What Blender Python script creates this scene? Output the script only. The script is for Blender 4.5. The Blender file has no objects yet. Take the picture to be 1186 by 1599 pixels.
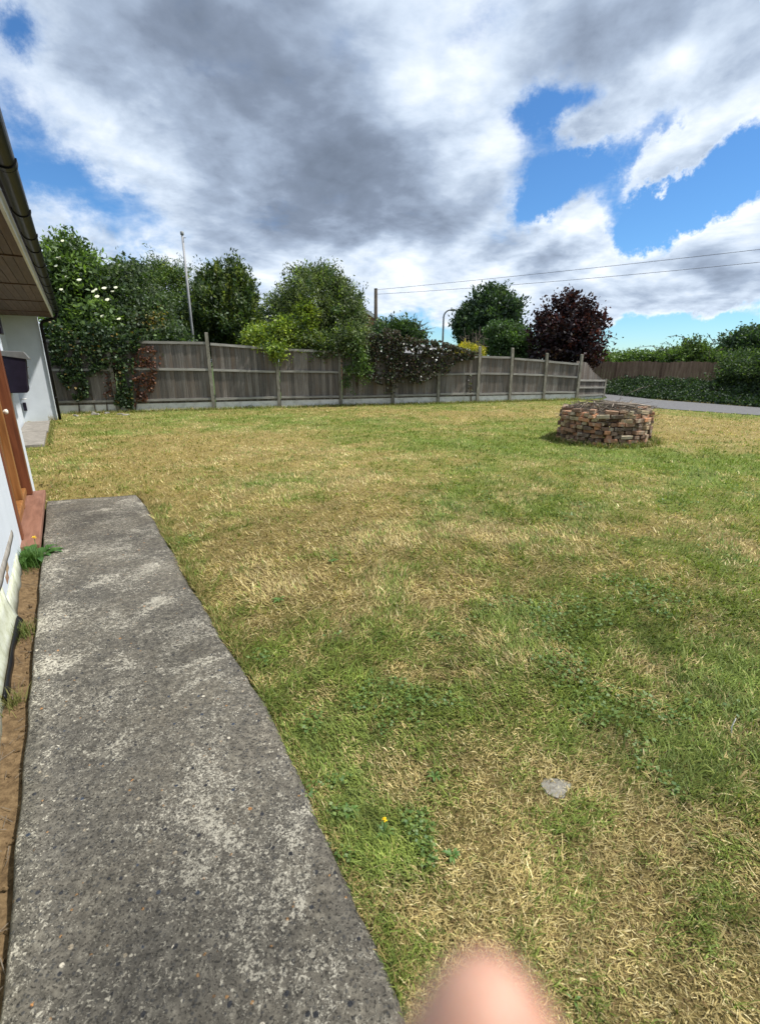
import bpy, math, random
import numpy as np
from mathutils import Vector, Matrix

random.seed(7)
rng = np.random.default_rng(11)
scene = bpy.context.scene
col = scene.collection
R = math.radians

# ------------------------------------------------------------------ camera
CAM_H = 1.5
FPX, CX, CY = 740.0, 593.0, 799.5          # focal length and centre in photograph pixels
PITCH = math.atan(235 / 740)
SP, CP = math.sin(PITCH), math.cos(PITCH)
HOUSE_ANG = R(32.776)                      # the house and the path run this far left of the view
cam_d = bpy.data.cameras.new('camera')
cam = bpy.data.objects.new('camera', cam_d)
col.objects.link(cam)
cam.location = (0, 0, CAM_H)
cam.rotation_euler = (R(90) - PITCH, 0, 0)
cam_d.sensor_fit = 'VERTICAL'
cam_d.sensor_height = 36.0
cam_d.sensor_width = 36.0
cam_d.lens = FPX / 1599 * 36.0
cam_d.clip_start = 0.005
cam_d.clip_end = 3000
cam_d.dof.use_dof = True
cam_d.dof.focus_distance = 3.6
cam_d.dof.aperture_fstop = 4.2
scene.camera = cam

# ------------------------------------------------------------------ light
SUN_AZ, SUN_EL = R(90), R(58)             # azimuth clockwise from the view direction
sun_pos = Vector((math.sin(SUN_AZ) * math.cos(SUN_EL), math.cos(SUN_AZ) * math.cos(SUN_EL), math.sin(SUN_EL)))
sd = bpy.data.lights.new('sun', 'SUN')
sd.energy = 4.8
sd.angle = R(2.2)
sd.color = (1.0, 0.95, 0.86)
so = bpy.data.objects.new('sun', sd)
col.objects.link(so)
so.location = (10, -5, 20)
so.rotation_euler = (-sun_pos).to_track_quat('-Z', 'Y').to_euler()

scene.view_settings.view_transform = 'Standard'
scene.view_settings.look = 'None'
scene.view_settings.exposure = 0.5
scene.view_settings.gamma = 1.0
scene.view_settings.use_curve_mapping = False
scene.render.engine = 'CYCLES'
scene.cycles.max_bounces = 4
scene.cycles.transparent_max_bounces = 4


def ray(x, y):
    u = (x - CX) / FPX
    v = (y - CY) / FPX
    return Vector((u, CP - v * SP, -(SP + v * CP)))


def gnd(x, y, z=0.0):
    r = ray(x, y)
    k = (CAM_H - z) / -r.z
    return (r.x * k, r.y * k)


def at(x, y, Y):
    r = ray(x, y)
    k = Y / r.y
    return Vector((r.x * k, Y, CAM_H + r.z * k))


CA, SA = math.cos(HOUSE_ANG), math.sin(HOUSE_ANG)


def hw(t, s, z=0.0):                        # house frame (t across, s along) to world
    return Vector((t * CA - s * SA, t * SA + s * CA, z))


def to_house(x, y):
    return x * CA + y * SA, -x * SA + y * CA


# ------------------------------------------------------------------ sky
world = bpy.data.worlds.new('World')
scene.world = world
world.use_nodes = True
wt = world.node_tree
wt.nodes.clear()


class NT:
    """small helper that wires math nodes"""
    def __init__(self, tree):
        self.t = tree

    def n(self, kind, **kw):
        nd = self.t.nodes.new(kind)
        for k, v in kw.items():
            setattr(nd, k, v)
        return nd

    def put(self, sock, v):
        if isinstance(v, bpy.types.NodeSocket):
            self.t.links.new(v, sock)
        elif v is not None:
            sock.default_value = v

    def m(self, op, a, b=None, c=None, clamp=False):
        nd = self.n('ShaderNodeMath', operation=op, use_clamp=clamp)
        for i, v in enumerate((a, b, c)):
            self.put(nd.inputs[i], v)
        return nd.outputs[0]

    def vm(self, op, a, b=None, scale=None):
        nd = self.n('ShaderNodeVectorMath', operation=op)
        self.put(nd.inputs[0], a)
        if b is not None:
            self.put(nd.inputs[1], b)
        if scale is not None:
            self.put(nd.inputs[3], scale)
        return nd.outputs['Value'] if op in ('DOT_PRODUCT', 'LENGTH') else nd.outputs[0]

    def noise(self, vec, scale, detail=6, rough=0.55, dist=0.0, color=False):
        nd = self.n('ShaderNodeTexNoise')
        self.put(nd.inputs['Vector'], vec)
        nd.inputs['Scale'].default_value = scale
        nd.inputs['Detail'].default_value = detail
        nd.inputs['Roughness'].default_value = rough
        nd.inputs['Distortion'].default_value = dist
        return nd.outputs['Color' if color else 'Fac']

    def smooth(self, v, a, b, lo=0.0, hi=1.0):
        nd = self.n('ShaderNodeMapRange', interpolation_type='SMOOTHSTEP')
        self.put(nd.inputs[0], v)
        nd.inputs[1].default_value = a
        nd.inputs[2].default_value = b
        nd.inputs[3].default_value = lo
        nd.inputs[4].default_value = hi
        return nd.outputs[0]

    def mix(self, f, a, b, blend='MIX'):
        nd = self.n('ShaderNodeMix', data_type='RGBA', blend_type=blend)
        self.put(nd.inputs[0], f)
        for s, v in ((nd.inputs[6], a), (nd.inputs[7], b)):
            if isinstance(v, tuple) and len(v) == 3:
                v = (*v, 1)
            self.put(s, v)
        return nd.outputs[2]

    def ramp(self, f, stops, interp='LINEAR'):
        nd = self.n('ShaderNodeValToRGB')
        nd.color_ramp.interpolation = interp
        el = nd.color_ramp.elements
        while len(el) > 1:
            el.remove(el[-1])
        el[0].position = stops[0][0]
        el[0].color = (*stops[0][1], 1)
        for p, c in stops[1:]:
            e = el.new(p)
            e.color = (*c, 1)
        self.put(nd.inputs[0], f)
        return nd.outputs[0]


def build_sky():
    g = NT(wt)
    tc = g.n('ShaderNodeTexCoord')
    d = g.vm('NORMALIZE', tc.outputs['Generated'])
    sky = g.n('ShaderNodeTexSky', sky_type='NISHITA')
    sky.sun_disc = False
    sky.sun_elevation = SUN_EL
    sky.sun_rotation = SUN_AZ
    sky.altitude = 50
    sky.air_density = 1.0
    sky.dust_density = 0.0
    sky.ozone_density = 3.0
    sep = g.n('ShaderNodeSeparateXYZ')
    g.put(sep.inputs[0], d)
    z = g.m('MAXIMUM', sep.outputs[2], 0.0)
    zz = g.m('ADD', z, 0.22)
    px = g.m('DIVIDE', sep.outputs[0], zz)
    py = g.m('DIVIDE', sep.outputs[1], zz)
    cmb = g.n('ShaderNodeCombineXYZ')
    g.put(cmb.inputs[0], px)
    g.put(cmb.inputs[1], py)
    P = cmb.outputs[0]
    # wavy offset of the look-up direction so cloud banks get ragged outlines
    w1 = g.vm('SUBTRACT', g.noise(d, 5.0, 8, 0.66, color=True), (0.5, 0.5, 0.5))
    w1 = g.vm('SCALE', w1, scale=0.20)
    dw = g.vm('ADD', d, w1)

    def blob(x, y, rx, ry, rot=0.0, vec=dw):
        c = ray(x, y).normalized()
        rt = c.cross(Vector((0, 0, 1))).normalized()
        up = rt.cross(c).normalized()
        k = c.dot(Vector((0, CP, -SP))) / FPX        # pixels to radians, roughly
        a = (rt * math.cos(rot) + up * math.sin(rot)) / (rx * k)
        b = (-rt * math.sin(rot) + up * math.cos(rot)) / (ry * k)
        da = g.vm('DOT_PRODUCT', vec, tuple(a))
        db = g.vm('DOT_PRODUCT', vec, tuple(b))
        q = g.m('ADD', g.m('MULTIPLY', da, da), g.m('MULTIPLY', g.m('SUBTRACT', db, c.dot(b)), g.m('SUBTRACT', db, c.dot(b))))
        fall = g.m('POWER', 0.3679, q)
        return g.m('MULTIPLY', fall, g.m('GREATER_THAN', g.vm('DOT_PRODUCT', d, tuple(c)), 0.2))

    def total(items, vec=dw):
        s = None
        for (x, y, rx, ry, rot, w) in items:
            v = g.m('MULTIPLY', blob(x, y, rx, ry, R(rot), vec), w)
            s = v if s is None else g.m('ADD', s, v)
        return s

    holes = [(22, 42, 46, 36, 0, .62), (70, 285, 110, 60, -30, .44), (170, 325, 90, 40, 0, .38), (40, 215, 50, 76, 0, .36), (230, 380, 60, 28, 0, .40),
             (858, 192, 44, 34, 25, .85), (845, 310, 44, 50, 0, .8), (935, 275, 100, 40, 14, .85),
             (1080, 300, 150, 50, 16, .95), (1172, 226, 84, 44, 30, .8), (848, 350, 44, 26, 0, .7), (1000, 330, 50, 40, 10, .5),
             (1040, 335, 70, 34, 10, .6), (1040, 205, 36, 20, 25, .5), (760, 60, 40, 26, 0, .25),
             (950, 522, 100, 20, 0, .8), (1110, 500, 80, 18, 0, .7), (1000, 545, 240, 22, 0, .8), (700, 512, 70, 26, 0, .6), (640, 525, 90, 18, 0, .45)]
    puffs = [(900, 372, 60, 34, 0, .85), (1150, 372, 70, 46, 15, .95), (1030, 248, 50, 24, 38, 1.1), (1110, 185, 55, 30, 35, .7), (905, 232, 50, 22, 25, .6),
             (1020, 470, 90, 18, 0, .7), (940, 420, 120, 28, 0, .5), (1090, 420, 90, 28, 0, .6), (270, 265, 50, 36, 0, .5)]
    dark = [(350, 130, 230, 105, -8, .95), (560, 315, 240, 70, 6, .9), (250, 60, 170, 80, 0, .3), (960, 25, 150, 55, 12, .75), (480, 60, 220, 70, 0, .4), (420, 330, 120, 60, 0, .35),
            (1125, 438, 80, 22, 0, .7), (850, 415, 60, 26, 0, .5), (1140, 110, 90, 50, 20, .35), (690, 365, 120, 26, 0, .6), (560, 230, 130, 60, 0, .3), (970, 495, 60, 10, 0, .35)]
    light = [(690, 110, 80, 50, 60, .45), (745, 220, 70, 90, 0, .3), (1045, 70, 48, 34, 20, .8), (255, 262, 48, 32, 0, .55), (800, 330, 44, 30, 0, .5), (120, 150, 70, 60, 0, .35), (40, 110, 70, 60, 0, .35),
             (900, 345, 50, 24, 0, .7), (1150, 340, 50, 36, 15, .75), (1030, 465, 60, 12, 0, .5), (600, 425, 240, 30, 0, .4), (1030, 225, 50, 20, 38, .5), (1130, 165, 50, 24, 35, .45), (600, 480, 260, 40, 0, .25)]
    fine = g.noise(P, 1.7, 10, 0.6, 0.25)
    big = g.noise(P, 0.55, 3, 0.5)
    dens = g.m('ADD', g.m('MULTIPLY', fine, 1.15), g.m('MULTIPLY', big, 0.7))       # about 0.9 on average
    dens = g.m('SUBTRACT', dens, total(holes))
    dens = g.m('ADD', dens, total(puffs))
    cover = g.smooth(g.m('MULTIPLY_ADD', g.m('SUBTRACT', g.noise(P, 6.0, 6, .6), .5), .6, dens), 0.24, 0.86)
    # a second look-up shifted towards the sun gives lit and shaded sides
    sh = g.vm('ADD', P, (0.13, 0.02, 0.0))
    fine2 = g.noise(sh, 1.7, 6, 0.55, 0.25)
    relief = g.m('SUBTRACT', fine, fine2)
    soft = g.noise(P, 3.2, 6, 0.6, 0.6)
    b = g.m('MULTIPLY_ADD', relief, 1.35, 0.70)
    b = g.m('ADD', b, g.m('MULTIPLY', g.m('SUBTRACT', soft, 0.5), 0.30))
    w2 = g.vm('SCALE', g.vm('SUBTRACT', g.noise(d, 3.5, 4, 0.55, color=True), (0.5, 0.5, 0.5)), scale=0.2)
    dw2 = g.vm('ADD', d, w2)
    b = g.m('SUBTRACT', b, g.m('MULTIPLY', total(dark, dw2), 0.44))
    b = g.m('ADD', b, g.m('MULTIPLY', total(light, dw2), 0.42))
    fa = g.noise(P, 5.5, 7, 0.58, 0.3)
    fb = g.noise(g.vm('ADD', P, (0.045, 0.0, 0.0)), 5.5, 5, 0.55, 0.3)
    b = g.m('MULTIPLY_ADD', g.m('SUBTRACT', fa, fb), .42, b)
    rim = g.smooth(dens, 1.0, 0.6)
    b = g.m('ADD', b, g.m('MULTIPLY', rim, 0.13))
    cc = g.ramp(b, [(0.0, (.135, .168, .225)), (0.25, (.185, .228, .305)), (0.5, (.305, .372, .48)), (0.72, (.50, .58, .69)), (1.0, (.76, .80, .85))])
    cc = g.vm('SCALE', cc, scale=10.0)
    hs = g.n('ShaderNodeHueSaturation')
    hs.inputs['Saturation'].default_value = 1.08
    hs.inputs['Value'].default_value = 1.0
    g.put(hs.inputs['Color'], sky.outputs[0])
    blue = g.mix(1.0, hs.outputs[0], (.60, .86, 1.06), 'MULTIPLY')
    fin = g.mix(cover, blue, cc)
    bg = g.n('ShaderNodeBackground')
    bg.inputs['Strength'].default_value = 0.1
    g.put(bg.inputs['Color'], fin)
    out = g.n('ShaderNodeOutputWorld')
    g.put(out.inputs[0], bg.outputs[0])
    world.cycles.sampling_method = 'MANUAL'
    world.cycles.sample_map_resolution = 512


build_sky()


# ------------------------------------------------------------------ helpers
def tag(o, label=None, cat=None, group=None, kind=None):
    if label:
        o['label'] = label
    if cat:
        o['category'] = cat
    if group:
        o['group'] = group
    if kind:
        o['kind'] = kind
    return o


def empty(name, loc=(0, 0, 0), rz=0.0):
    o = bpy.data.objects.new(name, None)
    o.empty_display_size = 0.1
    col.objects.link(o)
    o.location = loc
    o.rotation_euler = (0, 0, rz)
    return o


def link_mesh(name, me, mat, parent=None):
    o = bpy.data.objects.new(name, me)
    if mat and not me.materials:
        me.materials.append(mat)
    col.objects.link(o)
    if parent:
        o.parent = parent
    return o


class MB:
    def __init__(self):
        self.v = []
        self.f = []

    def raw(self, vs, fs):
        o = len(self.v)
        self.v += [tuple(p) for p in vs]
        self.f += [tuple(i + o for i in q) for q in fs]
        return self

    def box(self, c, size, rot=None, taper=1.0):
        hx, hy, hz = (s / 2 for s in size)
        pts = []
        for z in (-1, 1):
            k = taper if z > 0 else 1
            for x, y in ((-1, -1), (1, -1), (1, 1), (-1, 1)):
                p = Vector((x * hx * k, y * hy * k, z * hz))
                if rot is not None:
                    p = rot @ p
                pts.append(p + Vector(c))
        return self.raw(pts, [(0, 3, 2, 1), (4, 5, 6, 7), (0, 1, 5, 4), (1, 2, 6, 5), (2, 3, 7, 6), (3, 0, 4, 7)])

    def bbox(self, lo, hi):
        return self.box([(a + b) / 2 for a, b in zip(lo, hi)], [b - a for a, b in zip(lo, hi)])

    def tube(self, pts, radii, n=8, cap=True):
        pts = [Vector(p) for p in pts]
        rings = []
        prev = None
        for i, p in enumerate(pts):
            d = (pts[min(i + 1, len(pts) - 1)] - pts[max(i - 1, 0)]).normalized()
            ref = prev if prev is not None else (Vector((0, 0, 1)) if abs(d.z) < .9 else Vector((1, 0, 0)))
            a = (ref - d * ref.dot(d)).normalized()
            b = d.cross(a)
            prev = a
            r = radii[i] if hasattr(radii, '__len__') else radii
            rings.append([p + (a * math.cos(2 * math.pi * k / n) + b * math.sin(2 * math.pi * k / n)) * r for k in range(n)])
        vs = [q for ring in rings for q in ring]
        fs = []
        for i in range(len(rings) - 1):
            for k in range(n):
                fs.append((i * n + k, i * n + (k + 1) % n, (i + 1) * n + (k + 1) % n, (i + 1) * n + k))
        if cap:
            fs.append(tuple(range(n))[::-1])
            fs.append(tuple((len(rings) - 1) * n + k for k in range(n)))
        return self.raw(vs, fs)

    def prism(self, poly, lo, hi, place):
        """poly of 2D points swept from lo to hi; place(u, v, w) gives the point"""
        n = len(poly)
        vs = [place(u, v, lo) for u, v in poly] + [place(u, v, hi) for u, v in poly]
        fs = [tuple(range(n))[::-1], tuple(range(n, 2 * n))]
        fs += [(i, (i + 1) % n, n + (i + 1) % n, n + i) for i in range(n)]
        return self.raw(vs, fs)

    def mesh(self, name, smooth=False):
        me = bpy.data.meshes.new(name)
        me.from_pydata([tuple(p) for p in self.v], [], self.f)
        me.validate()
        if smooth:
            me.polygons.foreach_set('use_smooth', [True] * len(me.polygons))
        me.update()
        return me

    def build(self, name, mat, parent=None, smooth=False, bevel=0.0):
        o = link_mesh(name, self.mesh(name, smooth), mat, parent)
        if bevel:
            md = o.modifiers.new('bevel', 'BEVEL')
            md.width = bevel
            md.segments = 2
            md.limit_method = 'ANGLE'
        return o


def np_mesh(name, verts, faces, tint=None, smooth=False):
    """verts (n,3), faces (m,k) with one k for all; tint (n,3) becomes a colour attribute"""
    me = bpy.data.meshes.new(name)
    n, (m, k) = len(verts), faces.shape
    me.vertices.add(n)
    me.vertices.foreach_set('co', np.ascontiguousarray(verts, dtype=np.float32).ravel())
    me.loops.add(m * k)
    me.loops.foreach_set('vertex_index', np.ascontiguousarray(faces, dtype=np.int32).ravel())
    me.polygons.add(m)
    me.polygons.foreach_set('loop_start', np.arange(0, m * k, k, dtype=np.int32))
    me.polygons.foreach_set('loop_total', np.full(m, k, dtype=np.int32))
    if smooth:
        me.polygons.foreach_set('use_smooth', np.ones(m, dtype=bool))
    me.update(calc_edges=True)
    if tint is not None:
        at_ = me.color_attributes.new('tint', 'FLOAT_COLOR', 'POINT')
        rgba = np.ones((n, 4), dtype=np.float32)
        rgba[:, :3] = tint
        at_.data.foreach_set('color', rgba.ravel())
    return me


# value noise on numpy arrays, the same field for the soil sheet and the blades
_perm = np.random.default_rng(3).random((256, 256)).astype(np.float32)


def vnoise(x, y):
    xi = np.floor(x).astype(int)
    yi = np.floor(y).astype(int)
    fx = x - xi
    fy = y - yi
    fx = fx * fx * (3 - 2 * fx)
    fy = fy * fy * (3 - 2 * fy)
    a = _perm[xi & 255, yi & 255]
    b = _perm[(xi + 1) & 255, yi & 255]
    c = _perm[xi & 255, (yi + 1) & 255]
    d = _perm[(xi + 1) & 255, (yi + 1) & 255]
    return (a * (1 - fx) + b * fx) * (1 - fy) + (c * (1 - fx) + d * fx) * fy


def fbm(x, y, s, o=4):
    t = 0
    a = 0.5
    n = 0
    for i in range(o):
        t = t + a * vnoise(x * s + 17.3 * i + 50, y * s + 9.1 * i + 50)
        n += a
        a *= .55
        s *= 2.03
    return t / n


# ------------------------------------------------------------------ materials
def mat(name):
    m = bpy.data.materials.new(name)
    m.use_nodes = True
    m.node_tree.nodes.clear()
    return m, NT(m.node_tree)


def finish(m, g, color, rough=0.8, bump=None, bump_s=0.3, bump_d=0.01, spec=0.3, metal=0.0, sss=0.0):
    p = g.n('ShaderNodeBsdfPrincipled')
    if isinstance(color, tuple):
        color = (*color[:3], 1)
    g.put(p.inputs['Base Color'], color)
    g.put(p.inputs['Roughness'], rough)
    p.inputs['Specular IOR Level'].default_value = spec
    p.inputs['Metallic'].default_value = metal
    if sss:
        p.inputs['Subsurface Weight'].default_value = sss
        p.inputs['Subsurface Radius'].default_value = (.008, .003, .0015)
        p.inputs['Subsurface Scale'].default_value = 1.0
    if bump is not None:
        b = g.n('ShaderNodeBump')
        b.inputs['Strength'].default_value = bump_s
        b.inputs['Distance'].default_value = bump_d
        g.put(b.inputs['Height'], bump)
        g.put(p.inputs['Normal'], b.outputs[0])
    o = g.n('ShaderNodeOutputMaterial')
    g.put(o.inputs[0], p.outputs[0])
    return m


def pos(g):
    return g.n('ShaderNodeNewGeometry').outputs['Position']


def objc(g):
    return g.n('ShaderNodeTexCoord').outputs['Object']


def orand(g):
    return g.n('ShaderNodeObjectInfo').outputs['Random']


def stretch(g, v, s):
    return g.vm('MULTIPLY', v, s)


def mat_leaf(name, trans=0.35, gloss=0.12, rough=0.45):
    m, g = mat(name)
    a = g.n('ShaderNodeAttribute', attribute_name='tint')
    c = a.outputs['Color']
    df = g.n('ShaderNodeBsdfDiffuse')
    g.put(df.inputs[0], c)
    tr = g.n('ShaderNodeBsdfTranslucent')
    g.put(tr.inputs[0], g.mix(1.0, c, (1.0, 1.12, .55), 'MULTIPLY'))
    mx = g.n('ShaderNodeMixShader')
    mx.inputs[0].default_value = trans
    g.put(mx.inputs[1], df.outputs[0])
    g.put(mx.inputs[2], tr.outputs[0])
    gl = g.n('ShaderNodeBsdfGlossy')
    gl.inputs['Roughness'].default_value = rough
    gl.inputs[0].default_value = (.7, .75, .8, 1)
    m2 = g.n('ShaderNodeMixShader')
    m2.inputs[0].default_value = gloss
    g.put(m2.inputs[1], mx.outputs[0])
    g.put(m2.inputs[2], gl.outputs[0])
    o = g.n('ShaderNodeOutputMaterial')
    g.put(o.inputs[0], m2.outputs[0])
    return m


M = {}
M['leaf'] = mat_leaf('leaf', 0.38, 0.035, 0.55)
M['grass'] = mat_leaf('grass_blade', 0.28, 0.02, 0.6)


def m_ground():
    m, g = mat('lawn_soil')
    a = g.n('ShaderNodeAttribute', attribute_name='tint').outputs['Color']
    n1 = g.noise(pos(g), 60, 5, .7)
    n2 = g.noise(stretch(g, pos(g), (1, 1, 1)), 16, 4, .6)
    c = g.mix(1.0, a, g.ramp(n1, [(.25, (.42, .40, .36)), (.5, (.9, .9, .9)), (.75, (1.35, 1.32, 1.25))]), 'MULTIPLY')
    c = g.mix(1.0, c, g.ramp(n2, [(.3, (.7, .72, .66)), (.7, (1.2, 1.18, 1.15))]), 'MULTIPLY')
    return finish(m, g, c, .95, n1, .6, .03, .1)


M['ground'] = m_ground()


def m_concrete_path():
    m, g = mat('aggregate_concrete')
    P = pos(g)
    v1 = g.n('ShaderNodeTexVoronoi')
    wob = g.vm('ADD', P, g.vm('SCALE', g.noise(P, 90, 2, .5, color=True), scale=.006))
    g.put(v1.inputs['Vector'], wob)
    v1.inputs['Scale'].default_value = 95
    v2 = g.n('ShaderNodeTexVoronoi')
    g.put(v2.inputs['Vector'], wob)
    v2.inputs['Scale'].default_value = 52
    s1 = g.n('ShaderNodeSeparateColor')
    g.put(s1.inputs[0], v1.outputs['Color'])
    s2 = g.n('ShaderNodeSeparateColor')
    g.put(s2.inputs[0], v2.outputs['Color'])
    fine = g.noise(P, 240, 4, .7)
    med = g.noise(P, 30, 6, .7)
    big = g.noise(P, 1.9, 5, .62, .4)
    # cement skin
    base = g.ramp(med, [(.25, (.026, .025, .023)), (.5, (.066, .062, .056)), (.75, (.145, .138, .123))])
    base = g.mix(g.smooth(big, .35, .7), base, g.mix(1.0, base, (1.5, 1.45, 1.35), 'MULTIPLY'))
    # small stones
    st = g.ramp(s1.outputs[0], [(0, (.03, .032, .036)), (.3, (.05, .05, .05)), (.55, (.09, .085, .075)), (.8, (.17, .16, .14)), (.94, (.34, .32, .28)), (.985, (.26, .14, .055))], 'CONSTANT')
    k1 = g.m('MULTIPLY', g.smooth(v1.outputs['Distance'], .5, .3), g.m('GREATER_THAN', s1.outputs[1], .5))
    c = g.mix(g.m('MULTIPLY', k1, .8), base, st)
    # pale cement left standing as a lacy crust between the stones, thick in worn patches
    patch = g.noise(P, 2.6, 5, .62, .6)
    lace = g.noise(wob, 78, 5, .68, 1.4)
    lk = g.smooth(g.m('ADD', lace, g.m('MULTIPLY', g.m('SUBTRACT', patch, .5), .62)), .55, .61)
    c = g.mix(g.m('MULTIPLY', lk, .85), c, g.ramp(g.noise(P, 30, 3, .6), [(.3, (.20, .19, .168)), (.7, (.40, .38, .335))]))
    # larger dark flints and a few blue or orange ones
    st2 = g.ramp(s2.outputs[0], [(0, (.022, .024, .03)), (.62, (.03, .04, .062)), (.78, (.22, .19, .15)), (.9, (.28, .14, .055)), (.95, (.42, .39, .34))], 'CONSTANT')
    k2 = g.m('MULTIPLY', g.smooth(v2.outputs['Distance'], .40, .3), g.m('GREATER_THAN', s2.outputs[1], .93))
    c = g.mix(k2, c, st2)
    wm = g.m('ADD', g.m('MULTIPLY', g.noise(stretch(g, P, (1, 1, 1)), 3.1, 4, .6, .5), 1.0), g.m('MULTIPLY', g.noise(P, 75, 5, .75), .75))
    wk = g.smooth(wm, .99, 1.03)
    c = g.mix(g.m('MULTIPLY', wk, .55), c, (.44, .42, .37))
    a = g.n('ShaderNodeAttribute', attribute_name='tint').outputs['Color']
    c = g.mix(1.0, c, a, 'MULTIPLY')
    c = g.mix(1.0, c, (1.12, 1.11, 1.06), 'MULTIPLY')
    pit = g.smooth(g.noise(P, 130, 3, .6), .44, .34)
    c = g.mix(g.m('MULTIPLY', pit, .75), c, (.02, .019, .017))
    hgt = g.m('SUBTRACT', g.m('ADD', g.m('MULTIPLY', k1, .5), g.m('MULTIPLY', fine, .5)), g.m('MULTIPLY', pit, 1.4))
    hgt = g.m('ADD', g.m('ADD', hgt, g.m('MULTIPLY', med, 1.0)), g.m('MULTIPLY', lk, .9))
    return finish(m, g, c, .88, hgt, .75, .006, .25)


M['path'] = m_concrete_path()


def m_noise(name, stops, scale=6, detail=6, rough=.85, bs=.3, bd=.01, vec=None, spec=.25, jitter=0.0, coords='pos', metal=0.0, sc=(1, 1, 1), nr=.6, dist=0.0):
    m, g = mat(name)
    P = stretch(g, pos(g) if coords == 'pos' else objc(g), sc)
    if jitter:
        P = g.vm('ADD', P, g.vm('SCALE', (37.0, 19.0, 53.0), scale=orand(g)))
    n = g.noise(P, scale, detail, nr, dist)
    c = g.ramp(n, stops)
    if jitter:
        k = g.m('MULTIPLY_ADD', orand(g), jitter, 1 - jitter / 2)
        c = g.vm('SCALE', c, scale=k)
    return finish(m, g, c, rough, n, bs, bd, spec, metal)


def m_wood_grey():
    m, g = mat('weathered_fence_wood')
    P = g.vm('ADD', objc(g), g.vm('SCALE', (31.0, 17.0, 47.0), scale=orand(g)))
    gr = g.noise(stretch(g, P, (60, 60, 2.2)), 1.0, 6, .65, .3)
    bl = g.noise(stretch(g, P, (4, 4, 1.2)), 1.0, 4, .6)
    c = g.ramp(gr, [(.25, (.05, .045, .041)), (.5, (.145, .131, .119)), (.75, (.30, .28, .255))])
    k = g.m('MULTIPLY_ADD', orand(g), .75, .6)
    c = g.vm('SCALE', c, scale=k)
    c = g.mix(g.smooth(bl, .42, .68, 0, .7), c, (.135, .102, .078))
    c = g.mix(g.smooth(g.noise(stretch(g, pos(g), (3, 3, 3)), 1.0, 5, .7), .58, .75, 0, .5), c, (.045, .05, .036))
    return finish(m, g, c, .9, gr, .5, .004, .2)


M['fence_wood'] = m_wood_grey()


def m_grain(name, stops, sc, jit=.3, rough=.8, spec=.25, coords='obj', bs=.3):
    m, g = mat(name)
    P = objc(g) if coords == 'obj' else pos(g)
    P = g.vm('ADD', P, g.vm('SCALE', (31.0, 17.0, 47.0), scale=orand(g)))
    gr = g.noise(stretch(g, P, sc), 1.0, 6, .6, .4)
    c = g.ramp(gr, stops)
    c = g.vm('SCALE', c, scale=g.m('MULTIPLY_ADD', orand(g), jit, 1 - jit / 2))
    return finish(m, g, c, rough, gr, bs, .003, spec)


M['rail'] = m_grain('bleached_rail_wood', [(.25, (.11, .104, .092)), (.5, (.25, .24, .218)), (.78, (.42, .41, .38))], (3, 60, 60))
M['post'] = m_grain('weathered_post', [(.25, (.075, .070, .055)), (.5, (.17, .16, .13)), (.78, (.29, .275, .235))], (14, 14, 5))
M['brown_fence'] = m_grain('brown_fence_wood', [(.25, (.10, .062, .044)), (.5, (.19, .125, .088)), (.78, (.28, .20, .148))], (9, 9, 1.2), coords='pos')
M['gravel_board'] = m_noise('concrete_gravel_board', [(.25, (.36, .35, .31)), (.5, (.62, .61, .57)), (.75, (.72, .71, .68))], 5, 8, .9, .3, .006, jitter=.25, nr=.65)
M['slab'] = m_noise('worn_paving', [(.25, (.12, .112, .10)), (.5, (.22, .205, .185)), (.75, (.33, .31, .28))], 7, 8, .9, .4, .006, nr=.7)
M['road'] = m_noise('asphalt', [(.25, (.075, .075, .08)), (.5, (.115, .115, .12)), (.75, (.16, .16, .162))], 9, 8, .9, .3, .01, nr=.75)
M['soil'] = m_noise('dry_soil', [(.22, (.035, .023, .012)), (.45, (.105, .068, .034)), (.62, (.18, .122, .064)), (.8, (.27, .20, .115))], 34, 8, .95, .8, .015, nr=.72)
M['render'] = m_noise('white_render', [(.3, (.50, .545, .60)), (.7, (.575, .62, .68))], 3, 8, .85, .25, .004, nr=.7)
M['render_edge'] = m_noise('old_paint', [(.25, (.20, .20, .14)), (.45, (.42, .44, .33)), (.7, (.56, .585, .53))], 14, 7, .8, .4, .004, nr=.7)
M['door_wood'] = m_grain('stained_door_wood', [(.25, (.13, .050, .014)), (.5, (.23, .10, .030)), (.75, (.33, .155, .055))], (30, 30, 2), .15, .45, .4)
M['frame_wood'] = m_grain('dark_frame_wood', [(.25, (.07, .022, .010)), (.5, (.13, .042, .018)), (.75, (.19, .066, .028))], (30, 30, 2), .15, .4, .45)
M['sill_wood'] = m_grain('red_brown_sill', [(.25, (.12, .055, .036)), (.5, (.20, .098, .066)), (.75, (.27, .14, .098))], (20, 3, 20), .1, .6, .35)
M['soffit'] = m_grain('brown_soffit_wood', [(.25, (.055, .031, .024)), (.5, (.098, .058, .045)), (.75, (.135, .084, .066))], (40, 2.5, 40), .3, .6, .3)
M['fascia'] = m_noise('white_fascia_paint', [(.3, (.56, .56, .53)), (.7, (.70, .70, .67))], 5, 6, .6, .15, .003)
M['black_plastic'] = m_noise('black_plastic', [(.3, (.007, .007, .008)), (.7, (.013, .013, .014))], 9, 5, .35, .1, .002, spec=.12)
M['dark_metal'] = m_noise('dark_box_metal', [(.3, (.006, .004, .012)), (.7, (.011, .008, .020))], 14, 5, .6, .1, .002, spec=.2)
M['lid_metal'] = m_noise('grey_lid', [(.3, (.10, .105, .105)), (.7, (.15, .155, .155))], 14, 5, .45, .1, .002, spec=.5)
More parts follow.
